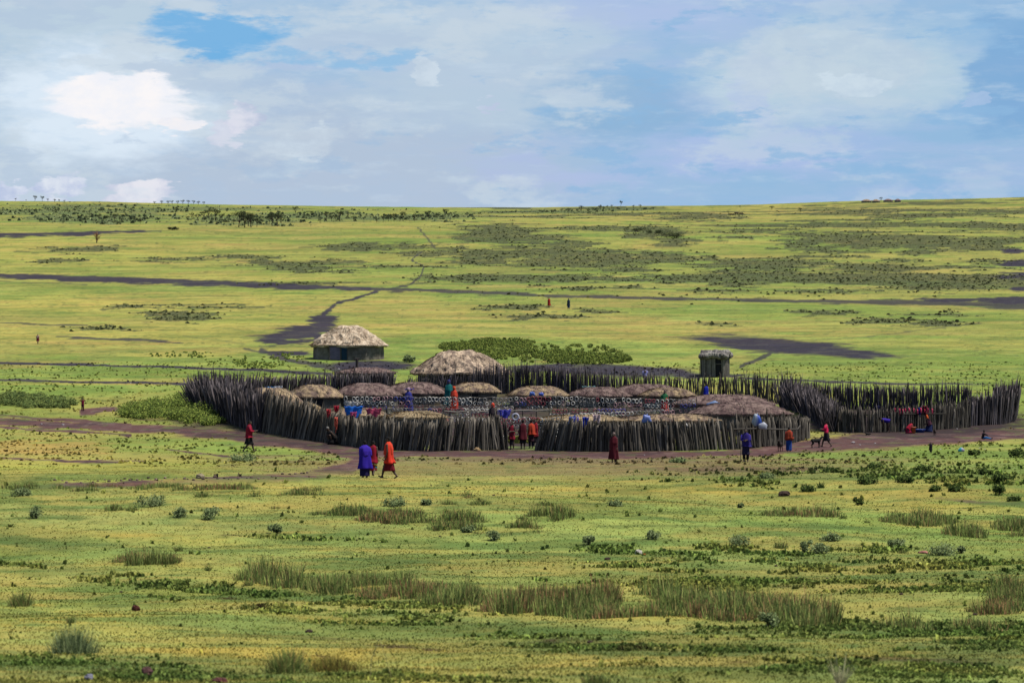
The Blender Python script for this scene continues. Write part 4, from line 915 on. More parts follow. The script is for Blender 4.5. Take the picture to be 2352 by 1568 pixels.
# ---------------------------------------------------------------- racks hung with bead necklaces
BC = {'white': s255(226, 222, 214), 'red': s255(160, 60, 74), 'blue': s255(66, 70, 170), 'grey': s255(140, 138, 136), 'teal': s255(40, 120, 160), 'orange': s255(230, 90, 60), 'pink': s255(206, 160, 166)}
ring_me = {}
for k, c_ in BC.items():
    for v_ in (0, 1):
        mb = MB(); mb.cur = c_; mb.torus((0, 0, -.13 if v_ == 0 else -.16), .115 if v_ == 0 else .10, .026 if v_ == 0 else .02, 14, 5, Matrix.Diagonal((1, 1, 1 if v_ == 0 else 1.4))); ring_me[k, v_] = mb.mesh('necklace', M_bead, True)
loose = MB()
def rack(label, x0, x1, Y, base, rails, every=44, sag=2.5, where='', cols=('white', 'grey', 'pink', 'white', 'blue', 'grey', 'red', 'white'), pitch=9.2, skip=.1, rail_r=.022, bright=1.9, Y1=None, many=False):
    Y1 = Y1 or Y; c0 = Vector(((x0 + x1) / 2, 0, 0)); c0 = W((x0 + x1) / 2, rails[0][0], (Y + Y1) / 2); c0.z = gz(c0.x, c0.y)
    t = thing('necklace_rack', label, 'rack', c0, 0, 'necklace racks of poles and rails')
    n = max(int((x1 - x0) / every), 1)
    for i in range(n + 1):
        px = x0 + (x1 - x0) * i / n; y_ = Y + (Y1 - Y) * i / n; tp = W(px, min(r_[0] + (r_[1] - r_[0]) * i / n for r_ in rails) - 2 - random.uniform(0, 6), y_ + .04)
        mb = MB(); k = random.uniform(.5, .9); mb.cur = (k, k, k); mb.tube([Vector((tp.x, tp.y, gz(tp.x, tp.y) - .1)) - c0, (tp + Vector((random.uniform(-.06, .06), 0, -.5))) - c0, tp - c0], [.035, .03, .026], 6); mb.build('post', M_wood, t)
    for ri, (ya, yb, nk) in enumerate(rails):
        mb = MB(); mb.cur = (bright,) * 3; pts = []; m_ = n * 2
        for i in range(m_ + 1):
            f = i / m_; px = x0 + (x1 - x0) * f; y_ = Y + (Y1 - Y) * f - .02; pts.append(W(px, ya + (yb - ya) * f + (sag if i % 2 else 0) + random.uniform(-.6, .6), y_))
        mb.tube([p - c0 for p in pts], rail_r * random.uniform(.8, 1.2), 5); mb.build('rail', M_wood, t)
        if not nk: continue
        x = x0 + 4; cc = random.choice(cols); rows_ = {0: 'top', 1: 'second', 2: 'third', 3: 'lowest'}[ri]
        while x < x1 - 3:
            f = (x - x0) / (x1 - x0) * m_; i = min(int(f), m_ - 1); p = pts[i].lerp(pts[i + 1], f - i)
            if random.random() < .18: cc = random.choice(cols)
            if random.random() > skip:
                if many:
                    loose.cur = BC[cc]; loose.torus(p + Vector((0, -.035, -.12)), .125, .026, 10, 4, Matrix.Rotation(random.uniform(-.6, .6), 3, 'Z')); x += random.uniform(.75, 1.3) * pitch; continue
                o = bpy.data.objects.new('necklace', ring_me[cc, random.choice((0, 0, 1))]); COL.objects.link(o); o.location = p + Vector((0, -.035, random.uniform(-.02, .02))); o.rotation_euler = (random.uniform(-.1, .1), 0, random.uniform(-.8, .8))
                s_ = random.uniform(1., 1.35) * nk; o.scale = (s_, s_, s_)
                set_tag(o, f'{cc} bead necklace on the {rows_} rail of {where}', 'necklace', f'{cc} bead necklaces on the {rows_} rail of {where}')
            x += random.uniform(.75, 1.3) * pitch
RK = [('long necklace rack of thin rails in front of the domed-roof huts, left of the gate', 790, 1180, 186, [(909, 912, .9), (920, 921, .8), (931, 932, .7), (942, 942, 0)], 'the rack in front of the left huts'),
      ('necklace rack behind the gate with crowded white and red rings', 1182, 1330, 184, [(911, 909, .9), (921, 920, .85), (932, 931, .7), (943, 942, 0)], 'the rack behind the gate'),
      ('necklace rack in front of the greyish-roofed hut with mixed rings', 1330, 1480, 182, [(911, 914, .9), (923, 924, .8), (935, 935, .7), (944, 944, 0)], 'the rack before the greyish roof'),
      ('necklace rack at the right ending beside the long purple-brown roof', 1480, 1600, 180, [(915, 916, .9), (927, 926, .8), (938, 937, .7)], 'the rack before the long purple-brown roof')]
for lb, a_, b_, Y_, rl, wh in RK: rack(lb, a_, b_, Y_, 0, rl, where=wh)
rack('low rack with a thick pale pole spanning behind the gate', 1020, 1262, 172, 0, [(944, 941, 0), (957, 958, .9)], every=60, where='the low rack behind the gate', rail_r=.04, bright=2.4, pitch=12)
rack('low necklace rack sagging across the gate opening inside', 1150, 1290, 164, 0, [(960, 956, .9), (972, 971, .7), (985, 984, .7), (1000, 1000, .6)], every=70, sag=4, where='x', many=True, pitch=8, cols=('red', 'white', 'grey', 'pink'))
rack('necklace rack standing behind the long tan straw roof', 1330, 1560, 172, 0, [(948, 940, .9)], every=46, where='x', pitch=9, many=True, cols=('red', 'pink', 'white', 'grey'))
rack('long low rack of pale rails just behind the small straw roofs', 890, 1150, 176, 0, [(936, 938, .8), (948, 949, .8)], every=40, where='x', pitch=8, many=True)
rack('low rack of pale rails right of the gate behind the tan straw roof', 1262, 1440, 177, 0, [(938, 938, .8), (950, 948, .7)], every=40, where='x', pitch=8.5, many=True)
set_tag(loose.build('bead_strings', M_bead, None, True), 'crowded small bead rings on the low racks nearest the gate and front roofs', 'bead rings', None, 'stuff')
# ---------------------------------------------------------------- cloths, sacks and other small things
def sheet_cloth(name, label, cat, px, py, Y, w, h, color, drape=.25, rz=0., n=10, flat=False, parent=None, m=None, z_off=0., group=None):
    """a crumpled cloth about w wide and h high hanging or lying with its top edge at a point"""
    c = W(px, py, Y); mb = MB(); mb.cur = color; vs = []; p1 = random.uniform(0, 6)
    for j in range(n + 1):
        for i in range(n + 1):
            u = i / n - .5; v = j / n
            edge = 1 - .25 * v * random.uniform(.6, 1.2)
            y = drape * .35 * math.sin(u * 14 + p1 + v * 2) + random.uniform(-.02, .02)
            if flat: vs.append((u * w + random.uniform(-.04, .04), (v - .5) * h, .06 * math.sin(u * 9 + v * 7) + random.uniform(0, .05) - (abs(u) * 2) ** 3 * .12))
            else: vs.append((u * w * edge + random.uniform(-.02, .02), y, -v * h * (1 + .25 * math.sin(u * 7 + p1)) + .04 * math.sin(u * 20)))
    fs = [(j * (n + 1) + i, j * (n + 1) + i + 1, (j + 1) * (n + 1) + i + 1, (j + 1) * (n + 1) + i) for j in range(n) for i in range(n)]
    mb.add(vs, fs); o = mb.build(name, m or M_cloth, parent, True); o.location = c + Vector((0, 0, z_off)); o.rotation_euler = (0, 0, rz)
    so = o.modifiers.new('thickness', 'SOLIDIFY'); so.thickness = .015
    return set_tag(o, label, cat, group)
def bag(name, label, cat, px, py, Y, r, color, color2=None, group=None):
    c = W(px, py, Y); mb = MB(); mb.cur = color; mb.ball((0, 0, 0), (1, 1, 1), 14, 9, jit=.06); p1 = random.uniform(0, 6)
    mb.v = [(math.copysign(abs(x) ** .6, x) * r[0] * (1.08 - .25 * z + .12 * math.sin(5 * z + p1)), math.copysign(abs(y) ** .8, y) * r[1] * (1 + .2 * math.sin(7 * x + p1)), math.copysign(abs(z) ** .7, z) * r[2] * (1 + .14 * math.sin(4 * x + p1))) for x, y, z in mb.v]
    n0 = mb.n
    if color2: mb.c = [color if v[0] < r[0] * .15 else color2 for v in mb.v]
    mb.capsule((0, 0, r[2] * .8), (r[0] * .2, 0, r[2] * 1.15), r[0] * .25, r[0] * .12, 8)
    o = mb.build(name, M_tarp, None, True); o.location = c; return set_tag(o, label, cat, group)
yl = G(800, 1022).y
BLU = s255(60, 140, 210)
sheet_cloth('tarp', 'bright blue tarp crumpled on the leftmost low roof', 'tarp', 622, 888, 201, .9, .45, BLU, drape=.4, m=M_tarp)
sheet_cloth('tarp', 'white plastic sheet next to the blue tarp on the leftmost low roof', 'tarp', 640, 887, 200.6, .6, .35, s255(220, 224, 234), m=M_tarp)
sheet_cloth('tarp', 'small blue and green tarp low among the stakes at the far left', 'tarp', 583, 910, 196, .9, .35, s255(60, 150, 210), m=M_tarp)
sheet_cloth('tarp', 'strip of blue cloth along the edge of the tan streaked roof', 'tarp', 718, 880, 209, 1.9, .22, s255(40, 110, 200), m=M_tarp)
sheet_cloth('sheet', 'plain blue sheet hanging over the front fence stakes', 'sheet', 812, 933, yl - .35, 1.1, .65, s255(24, 110, 220), rz=.1)
sheet_cloth('cloth', 'pink cloth bundled beside the blue sheet', 'cloth', 812, 946, yl - .5, .4, .3, s255(230, 100, 150))
sheet_cloth('cloth', 'red and pink cloth bundled on the pale whitish roof edge', 'cloth', 858, 938, 158, 1.0, .42, s255(206, 84, 120))
sheet_cloth('cloth', 'small crimson rag tied to a stake near the small straw roof', 'cloth', 773, 932, yl - .3, .3, .35, s255(190, 30, 60))
sheet_cloth('cloth', 'red and white rag on a stake left of the crouching person', 'cloth', 755, 940, yl - .3, .28, .42, s255(200, 60, 70))
sheet_cloth('cloth', 'salmon pink strip of cloth threaded in the front fence', 'cloth', 772, 958, yl - .3, .2, .75, s255(230, 110, 90))
sheet_cloth('cloth', 'salmon strip of cloth in the fence left of the gate', 'cloth', 1026, 963, 147.6, .14, .85, s255(220, 110, 90))
sheet_cloth('cloth', 'navy strip of cloth below the salmon strip left of the gate', 'cloth', 1028, 990, 147.5, .16, .6, s255(40, 32, 110))
sheet_cloth('sheet', 'white sheet under the racks left of the blue cloth', 'sheet', 808, 922, 165, .9, .3, s255(214, 210, 208))
bag('bundle', 'round blue and red bundle on the fence top right of the gate', 'bundle', 1318, 966, 148.6, (.3, .18, .26), s255(30, 80, 160), s255(60, 40, 140))
sheet_cloth('cloth', 'dark blue garment on a stake just right of the blue and red bundle', 'cloth', 1345, 958, 148.4, .36, .62, s255(30, 60, 180))
sheet_cloth('cloth', 'white and pink cloth folded over the tan straw roof', 'cloth', 1370, 952, 158, .5, .45, s255(222, 196, 200))
bag('bag', 'small pale blue plastic bag caught on the right front fence', 'bag', 1485, 962, 148.8, (.24, .16, .24), s255(130, 150, 220))
bag('bag', 'small white bag hanging on the fence behind the maroon cloak', 'bag', 1574, 977, 148.8, (.13, .1, .15), s255(210, 206, 204))
sk = bag('sack', 'large white and blue sack hung on a fence stake at the right', 'sack', 1738, 965, G(1740, 1028).y - .5, (.24, .16, .34), s255(190, 204, 212), s255(34, 80, 190))
bag('bag', 'grey plastic bag below the white and blue sack', 'bag', 1752, 978, G(1740, 1028).y - .75, (.24, .16, .2), s255(186, 190, 204))
sheet_cloth('tarp', 'pale teal tarp on top of the brown earth roof', 'tarp', 1352, 887, 206, 1.1, .3, s255(150, 206, 208), m=M_tarp)
bag('bag', 'small blue bag on the eave of the pebbly tan roof behind the gate', 'bag', 1222, 904, 193, (.2, .15, .15), s255(70, 110, 200))
bag('bag', 'second smaller blue bag on the same eave, farther right', 'bag', 1243, 905, 193, (.18, .15, .13), s255(60, 90, 190))
bag('bag', 'blue and white bag under the long purple-brown roof', 'bag', 1640, 928, 189, (.5, .2, .18), s255(110, 140, 190))
sheet_cloth('cloth', 'purple and white striped cloth lying on the smooth brown-pink roof', 'cloth', 940, 892, 199, .8, .12, s255(130, 110, 200))
sheet_cloth('cloth', 'red cloth at the left tip of the smooth brown-pink roof', 'cloth', 886, 889, 200, .3, .25, s255(220, 50, 60))
sheet_cloth('sheet', 'blue patterned cloth on the display left of the gate', 'sheet', 1158, 941, 170, .9, .5, s255(80, 80, 190))
mb = MB(); mb.cur = s255(190, 192, 214); mb.torus((0, 0, 0), .17, .055, 18, 8); o = mb.build('hoop', M_bead, None, True); o.location = W(1184, 957, 147.4); set_tag(o, 'pale beaded hoop hung at the top of the left gatepost', 'hoop')
sheet_cloth('sheet', 'yellow-green goods cloth on the ground inside the gate', 'sheet', 1190, 1000, 158, 1.6, .5, s255(150, 150, 60))
for i in range(11):
    x = 2056 + i * 8.5 + random.uniform(-2, 2)
    sheet_cloth('beadwork', 'pink bead pendant in the row hanging on the right enclosure fence', 'beadwork', x, 938 + random.uniform(-2, 2), yi - .35, .09, random.uniform(.2, .42), s255(226, 80, 116), n=3, group='pink bead pendants on the right enclosure fence')
sheet_cloth('cloth', 'blue cloth strip on the fence above the pink pendants', 'cloth', 2112, 936, yi - .2, .2, .5, s255(26, 50, 150))
sheet_cloth('cloth', 'dark red cloth hanging next to the blue strip in the right enclosure', 'cloth', 2124, 932, yi - .2, .36, .6, s255(110, 36, 50))
sheet_cloth('cloth', 'navy cloth hanging at the left part of the right enclosure fence', 'cloth', 2016, 932, yi - .2, .3, .6, s255(34, 34, 80))
# washing place
def bucket(px, py, r0, r1, h, color, label, name='bucket'):
    b = G(px, py); mb = MB(); mb.cur = color; t = thing(name, label, name, b)
    vs = []; n = 20; prf = [(0, .0), (r0, 0), (r1, h), (r1 + .02, h), (r1 + .02, h - .03), (r1 - .02, h - .01), (r0 - .02, .03), (0, .03)]
    for r_, z in prf:
        for k in range(n): vs.append((math.cos(6.283 * k / n) * max(r_, .001), math.sin(6.283 * k / n) * max(r_, .001), z))
    mb.add(vs, [(i * n + k, i * n + (k + 1) % n, (i + 1) * n + (k + 1) % n, (i + 1) * n + k) for i in range(len(prf) - 1) for k in range(n)]); mb.build('tub', M_plast, t, True)
    mb = MB(); mb.cur = (.2, .2, .2); mb.tube([(math.cos(a) * r1, .0, h + math.sin(a) * r1 * .3) for a in [math.pi * k / 8 for k in range(9)]], .008, 5); mb.build('handle', M_wood, t); return t
bucket(2097, 995, .15, .2, .42, s255(236, 130, 70), 'orange bucket next to the child in the red dress')
bucket(2113, 993, .3, .36, .22, s255(20, 70, 170), 'wide blue wash tub between the bucket and the crouching person', 'basin')
yb = G(2158, 984)
for i, (dx, c_, w) in enumerate([(-.16, s255(190, 186, 176), .15), (.02, s255(196, 150, 130), .12), (.16, s255(186, 160, 110), .1)]):
    mb = MB(); mb.cur = tuple(v * 2.2 for v in c_); o_ = Vector((yb.x + dx, yb.y, yb.z)); mb.tube([o_ + Vector((.25, -.35, 0)), o_ + Vector((-.05, .0, 1.45))], w * .5, 4)
    set_tag(mb.build('plank', M_wood), ['pale grey plank leaning on the fence, leftmost of three', 'pinkish plank leaning on the fence between the other two', 'yellowish plank leaning on the fence, rightmost of three'][i], 'plank', 'planks leaning on the right enclosure fence')
mb = MB(); mb.cur = (.9, .88, .8); mb.tube([(0, 0, 0), (0, 0, 1.5)], .035, 6); mb.tube([(-.55, 0, 1.28), (.2, 0, 1.36)], .03, 6); o = mb.build('pole', M_wood); o.location = G(2140, 988) + Vector((0, -.05, 0)); set_tag(o, 'pale forked pole with crossbar behind the orange headscarf', 'pole')
bg_ = G(2208, 1037); bag('bag', 'small cyan and white bag lying on the grass at the right', 'bag', 2208, 1033, bg_.y, (.16, .12, .12), s255(60, 190, 210), s255(170, 160, 190))
# staff stuck near the person in violet-blue
b = G(1700, 1062); mb = MB(); mb.cur = (1.2, 1.0, .8); mb.tube([(b.x, b.y, b.z - .05), (b.x + .06, b.y, b.z + .95)], .018, 5); set_tag(mb.build('staff', M_wood), 'thin pale stick upright in the grass beside the violet-blue top', 'stick')
# post in front of the round hut
b = G(820, 843); mb = MB(); mb.cur = (.6, .55, .6); mb.tube([(b.x, b.y, b.z - .1), (b.x, b.y, b.z + .75)], .13, 8); mb.tube([(b.x - .25, b.y, b.z + .72), (b.x + .25, b.y, b.z + .76)], .06, 6); set_tag(mb.build('post', M_wood), 'short thick post in the yard of the round thatched hut', 'post')

# ---------------------------------------------------------------- stones, dung and litter
def rock(px, py, w, color, label, group=None, name='rock', flatn=.6):
    b = G(px, py); r_ = SZ(w / 2, b.y); mb = MB(); mb.cur = color; mb.ball((0, 0, r_ * flatn * .5), (r_, r_ * .8, r_ * flatn), 9, 7, Matrix.Rotation(random.uniform(0, 6), 3, 'Z'), .16)
    o = mb.build(name, M_rock, None, False); o.location = b; return set_tag(o, label, 'stone' if name == 'rock' else name, group)
G1 = 'stones lining the near edge of the dirt road'
for i in range(46):
    x = 130 + i * 13.3 + random.uniform(-5, 5); y = np.interp(x, [130, 420, 600, 700, 760], [1107, 1100, 1098, 1086, 1070]) + random.uniform(-4, 3)
    k = random.uniform(.6, 1.25); rock(x, y, random.uniform(4, 10), s255(int(132 * k), int(112 * k), int(104 * k)), 'rough stone in the line of stones along the lower dirt road', G1)
rock(460, 1098, 24, s255(170, 156, 130), 'largest pale stone on the verge of the lower dirt road')
rock(312, 1402, 22, s255(92, 50, 42), 'reddish-brown rock on the yellow turf at the left foreground', flatn=.8)
rock(338, 1550, 34, s255(104, 72, 70), 'brown rounded rock in the blurred grass at the bottom edge', flatn=.8)
rock(205, 1560, 26, s255(140, 140, 158), 'pale bluish stone at the bottom left corner', flatn=.7)
rock(505, 1566, 44, s255(110, 66, 62), 'flat reddish stone at the bottom edge right of the brown one', flatn=.35)
rock(1467, 1272, 18, s255(214, 206, 196), 'white stone or bone on the green turf in the centre', flatn=.8)
rock(1480, 1274, 9, s255(176, 120, 60), 'small ochre stone touching the white one')
rock(2122, 1270, 26, s255(196, 130, 120), 'flat pinkish stone lying in the right foreground', flatn=.3)
rock(1096, 1035, 18, s255(190, 160, 120), 'tan stone lying at the foot of the front fence left of the gate')
rock(825, 1022, 24, s255(92, 92, 86), 'grey boulder at the foot of the front fence behind the violet cloak', flatn=.8)
for (x, y, w) in [(1801, 1138, 30), (1134, 1138, 8), (1455, 1100, 6), (1395, 1285, 16), (1340, 1300, 10), (2070, 1365, 12), (2240, 1412, 14), (1355, 1476, 16), (1782, 1300, 10), (1830, 1328, 10), (1720, 1424, 8), (278, 1360, 10), (1010, 1232, 7), (820, 1240, 6), (1900, 1328, 8), (710, 1452, 20), (480, 1258, 8), (1560, 1350, 7), (990, 1115, 6), (1280, 1150, 5), (1620, 1150, 6), (930, 1330, 9), (1110, 1490, 8), (1990, 1420, 8)]:
    rock(x, y, w, s255(74, 58, 50), 'dark clod of dung or earth lying on the open turf', 'dark clods scattered on the near turf', 'clod', .5)
for (x, y, w) in [(95, 974, 6), (145, 976, 7), (300, 880, 4), (1960, 1017, 10), (1975, 1022, 5), (2010, 1018, 5), (2160, 1032, 5), (1000, 1025, 4), (1330, 1030, 4), (2250, 1030, 6), (2262, 1032, 4), (740, 846, 4), (778, 848, 6), (832, 846, 8), (1480, 1045, 4), (900, 1050, 4), (1540, 1052, 4), (2198, 985, 5)]:
    rock(x, y, w, s255(196, 190, 192), 'small whitish stone or litter lying by the dirt road', 'pale bits scattered round the village', 'rock', .5)

# ---------------------------------------------------------------- vegetation
def leaf_cloud(N, cen, rad, size, cols, vary=.25, up=.3, squash=1., stick=0):
    """N small leaf quads about the given centres; returns arrays"""
    cen = np.asarray(cen, float); k = rng.integers(0, len(cen), N); c = cen[k]; r_ = np.asarray(rad, float)[k]
    d = rng.normal(size=(N, 3)); d /= np.linalg.norm(d, axis=1)[:, None]
    p = c + d * (r_[:, None] if r_.ndim == 1 else r_) * (rng.random(N) ** .42)[:, None]
    a = rng.normal(size=(N, 3)); a /= np.linalg.norm(a, axis=1)[:, None]; b = np.cross(a, rng.normal(size=(N, 3))); b /= np.linalg.norm(b, axis=1)[:, None]
    s = size * rng.uniform(.6, 1.4, N)[:, None]
    Vv = np.stack([p - a * s - b * s * .5, p + a * s - b * s * .5, p + a * s + b * s * .5, p - a * s + b * s * .5], 1)
    cc = np.asarray(cols, float)[rng.integers(0, len(cols), N)] * rng.uniform(1 - vary, 1 + vary, (N, 1))
    return Vv, np.repeat(cc[:, None], 4, 1)
def blades(P_, n_per, spread, h, w, cols, bend=.25, vary=.25):
    """tufts of upright grass blades at base points P_ (m,3)"""
    m_ = len(P_); N = m_ * n_per; base = np.repeat(P_, n_per, 0).copy(); sp_ = np.repeat(np.broadcast_to(spread, (m_,)), n_per)
    a = rng.random(N) * 6.283; r_ = sp_ * np.sqrt(rng.random(N)); base[:, 0] += np.cos(a) * r_; base[:, 1] += np.sin(a) * r_
    hh = np.repeat(np.broadcast_to(h, (m_,)), n_per) * rng.uniform(.3, 1.15, N) * (1 - .35 * (r_ / np.maximum(sp_, .01)) ** 2); ww = w * rng.uniform(.6, 1.4, N)
    le = np.stack([np.cos(a) * r_ / np.maximum(sp_, .01) * bend + rng.normal(0, bend * .5, N), np.sin(a) * r_ / np.maximum(sp_, .01) * bend + rng.normal(0, bend * .5, N), np.ones(N)], 1) * hh[:, None]
    q_ = rng.random(N) * 3.14; sd_ = np.stack([np.cos(q_) * ww, np.sin(q_) * ww * .6, np.zeros(N)], 1)
    Vv = np.stack([base - sd_, base + sd_, base + le * .95 + sd_ * .35, base + le - sd_ * .35], 1)
    cc = np.asarray(cols, float)[rng.integers(0, len(cols), N)] * rng.uniform(1 - vary, 1 + vary, (N, 1))
    return Vv, np.repeat(cc[:, None], 4, 1)
def quads(name, parts, m=None, loc=(0, 0, 0), parent=None):
    Vv = np.concatenate([p[0] for p in parts]).reshape(-1, 3) - np.array(loc); Cc = np.concatenate([p[1] for p in parts]).reshape(-1, 3)
    me = np_mesh(name, Vv, np.arange(len(Vv)).reshape(-1, 4), Cc, m or M_leaf); o = bpy.data.objects.new(name, me); COL.objects.link(o); o.location = loc
    if parent: o.parent = parent
    return o
FG = [AC((96, 118, 58), .62), AC((120, 138, 70), .62), AC((74, 96, 50), .62)]
FD = [AC((70, 84, 50), .6), AC((88, 100, 58), .6), AC((56, 70, 44), .6)]
FB = [AC((126, 144, 66), 1.3), AC((98, 118, 56), 1.2), AC((140, 152, 76), 1.3), AC((78, 96, 50), 1.1)]
def bushmass(name, label, ells, n, hmin, hmax, leaves, cols, size, cat, noise_=.5):
    cs, rs = [], []
    while len(cs) < n:
        cx_, cy_, rx_, ry_ = random.choice(ells); a = random.uniform(0, 6.283); r_ = math.sqrt(random.random())
        px, py = cx_ + math.cos(a) * rx_ * r_, cy_ + math.sin(a) * ry_ * r_; b = G(px, py); h = random.uniform(hmin, hmax) * (1.1 - .5 * r_)
        cs.append((b.x, b.y, b.z + h * .35)); rs.append((h * random.uniform(.6, 1.0), h * random.uniform(.6, 1), h * .6))
    o = quads(name, [leaf_cloud(leaves, cs, rs, size, cols, .35)], None, (0, 0, 0)); return set_tag(o, label, cat, None, 'stuff')
bushmass('shrubs', 'broad patch of dense green bushes on the slope behind the big domed hut', [(1130, 800, 110, 20), (1240, 812, 190, 22), (1350, 826, 100, 12), (1300, 818, 80, 10), (1150, 790, 80, 10), (1050, 798, 40, 8), (1425, 826, 22, 6), (1100, 815, 100, 14)], 1100, .25, .7, 90000, [tuple(v * .62 for v in c_) for c_ in FB], .06, 'bushes')
bushmass('shrubs', 'thick leafy green bush mass at the foot of the left stake corner', [(400, 948, 110, 20), (450, 940, 70, 34), (470, 960, 60, 18), (340, 950, 70, 12)], 260, .5, 1.3, 90000, [tuple(v * .8 for v in c_) for c_ in FB], .045, 'bushes')
bushmass('shrubs', 'long low clump of dark grass and weeds at the left edge', [(70, 925, 100, 14), (30, 918, 60, 12), (120, 930, 60, 8)], 200, .3, .75, 32000, [AC((96, 112, 62), 1.2), AC((120, 132, 74), 1.2), AC((76, 92, 54), 1.2)], .05, 'bushes')
bushmass('shrubs', 'scattered weeds between the left path lines', [(560, 830, 90, 12), (420, 815, 80, 8), (660, 822, 40, 10), (600, 838, 60, 8)], 170, .08, .26, 9000, FB, .06, 'bushes')
# scrub on the far slope
def scatter_mask(mask, n, ymin, ymax):
    w = mask * (gy > ymin) * (gy < ymax) * (np.abs(us)[None, :] < .215); w = w.ravel(); cs = np.cumsum(w); i = np.searchsorted(cs, rng.random(n) * cs[-1]); i = np.clip(i, 0, len(w) - 1)
    x = gx.ravel()[i] + rng.normal(0, 1, n) * gy.ravel()[i] * .0004; y = gy.ravel()[i] + rng.uniform(-.5, .5, n) * gy.ravel()[i] * .004
    global last_i; last_i = i
    return np.stack([x, y, H(x, y)], 1)
def lowclumps(P_, h, w, cols, vary=.3, own=None):
    """each clump a crossed pair of ragged leaf fans"""
    n = len(P_); out_ = []
    for q_ in range(4):
        a = rng.random(n) * 3.14; d = np.stack([np.cos(a) * w, np.sin(a) * w, np.zeros(n)], 1); u = np.stack([rng.normal(0, .3, n) * h, rng.normal(0, .3, n) * h, h * rng.uniform(.6, 1.1, n)], 1)
        out_.append(np.stack([P_ - d, P_ + d, P_ + d * rng.uniform(.1, .9, (n, 1)) + u * rng.uniform(.4, 1, (n, 1)), P_ - d * rng.uniform(.0, .7, (n, 1)) + u], 1))
    Vv = np.concatenate(out_); cc = (np.asarray(cols, float)[rng.integers(0, len(cols), n)] if own is None else own) * rng.uniform(1 - vary, 1 + vary, (n, 1)); cc = np.tile(cc, (4, 1)) * rng.uniform(.8, 1.2, (4 * n, 1))
    return Vv, np.repeat(cc[:, None], 4, 1)
P_ = scatter_mask(scrub_m, 12000, 300, 1700); hh = (.1 + .4 * rng.random(len(P_)) ** 3) * np.interp(P_[:, 1], [300, 1200], [.6, 1.2])
o = quads('scrub', [lowclumps(P_, hh, (hh * 1.1)[:, None][:, 0] * 1.0, [AC((92, 98, 66), 1.1), AC((84, 90, 60), 1.1), AC((104, 108, 70), 1.1)])]); set_tag(o, 'patches of low olive-grey scrub spread over the far slope', 'scrub', None, 'stuff')
P_ = scatter_mask((sst(eg + eg2, .22, .34) + .05) * (1 - trail_and_shade) * gy ** .5, 6000, 225, 1500); hh = rng.uniform(0, 1, len(P_)) ** 4 * .5 + .07; hh = hh * np.interp(P_[:, 1], [225, 1200], [.8, 1.5])
o = quads('weeds', [lowclumps(P_, hh, hh * 1.2, [AC((92, 104, 60), 1.3), AC((112, 124, 68), 1.3), AC((74, 84, 54), 1.2)])]); set_tag(o, 'tiny dark weeds dotted all over the far turf', 'weeds', None, 'stuff')
P_ = scatter_mask(wood_m, 2300, 700, 2080); hh = .3 + 1.3 * rng.random(len(P_)) ** 2.5
o = quads('thicket', [lowclumps(P_, hh, hh * .9, [AC((104, 114, 80), 1.4), AC((92, 102, 72), 1.4), AC((120, 130, 88), 1.4)])]); set_tag(o, 'far thicket of grey-green bushes below the skyline at the left', 'thicket', None, 'stuff')
# ---------------------------------------------------------------- foreground grass
def strip_pts(ells, n):
    pts = []
    for _ in range(n):
        cx_, cy_, rx_, ry_, ti = random.choices(ells, weights=[e[2] * e[3] for e in ells])[0]
        a = random.uniform(0, 6.283); r_ = math.sqrt(random.random()); dx = math.cos(a) * rx_ * r_; pts.append((cx_ + dx, cy_ + math.sin(a) * ry_ * r_ + dx * ti))
    a = np.array(pts); x, y, z = GA(a[:, 0], a[:, 1]); return np.stack([x, y, z - .02], 1)
TALL = [AC((98, 114, 58), 1.5), AC((112, 126, 66), 1.5), AC((84, 102, 52), 1.4), AC((132, 140, 80), 1.5), AC((128, 112, 72), 1.4)]
RUST = [AC((146, 112, 80), 1.4), AC((124, 106, 68), 1.4), AC((104, 116, 62), 1.5), AC((98, 114, 58), 1.5)]
def tall(label, ells, n, h, cols=TALL, n_per=34, w=.009):
    P_ = strip_pts(ells, n); cl = fbm(P_[:, 0] * 1.1, P_[:, 1] * .8, 91, 3); P_ = P_[cl > .47]; hs = h * .8 * rng.uniform(.5, 1.2, len(P_)) * sst(cl[cl > .47], .42, .60) * np.interp(fbm(P_[:, 0] * .9, P_[:, 1] * .9, 92, 2), [.3, .7], [.6, 1.2])
    r_ = fbm(P_[:, 0] * .5, P_[:, 1] * .5, 93, 2) > .60; parts = []
    if (~r_).any(): parts.append(blades(P_[~r_], n_per, .20, hs[~r_], w, cols))
    if r_.any(): parts.append(blades(P_[r_], n_per, .20, hs[r_], w, RUST))
    return set_tag(quads('tall_grass', parts), label, 'tall grass', None, 'stuff')
tall('long band of tall dark green grass crossing the foreground centre', [(700, 1342, 170, 10, .10), (900, 1366, 200, 16, .08), (1150, 1392, 220, 20, .05), (1400, 1402, 170, 22, .02), (1480, 1398, 140, 24, 0)], 3600, .62)
tall('tall grass clumps continuing the foreground band to the right', [(1700, 1414, 120, 16, .02), (1830, 1422, 90, 14, 0), (1620, 1412, 60, 12, 0)], 1000, .6)
tall('tall grass clump standing alone left of the long band', [(300, 1292, 64, 8, 0), (375, 1290, 34, 6, 0)], 230, .55)
tall('rusty and green grass band across the middle of the near meadow', [(780, 1185, 150, 8, .06), (960, 1205, 170, 12, .04), (1110, 1222, 130, 14, .03), (1250, 1203, 60, 7, .02)], 2000, .5, n_per=24, w=.012)
tall('row of grass tufts at the right side of the near meadow', [(1830, 1186, 100, 7, .02), (2120, 1198, 90, 9, .02), (2260, 1222, 90, 14, .03), (2330, 1208, 50, 16, 0)], 1100, .5, n_per=24, w=.012)
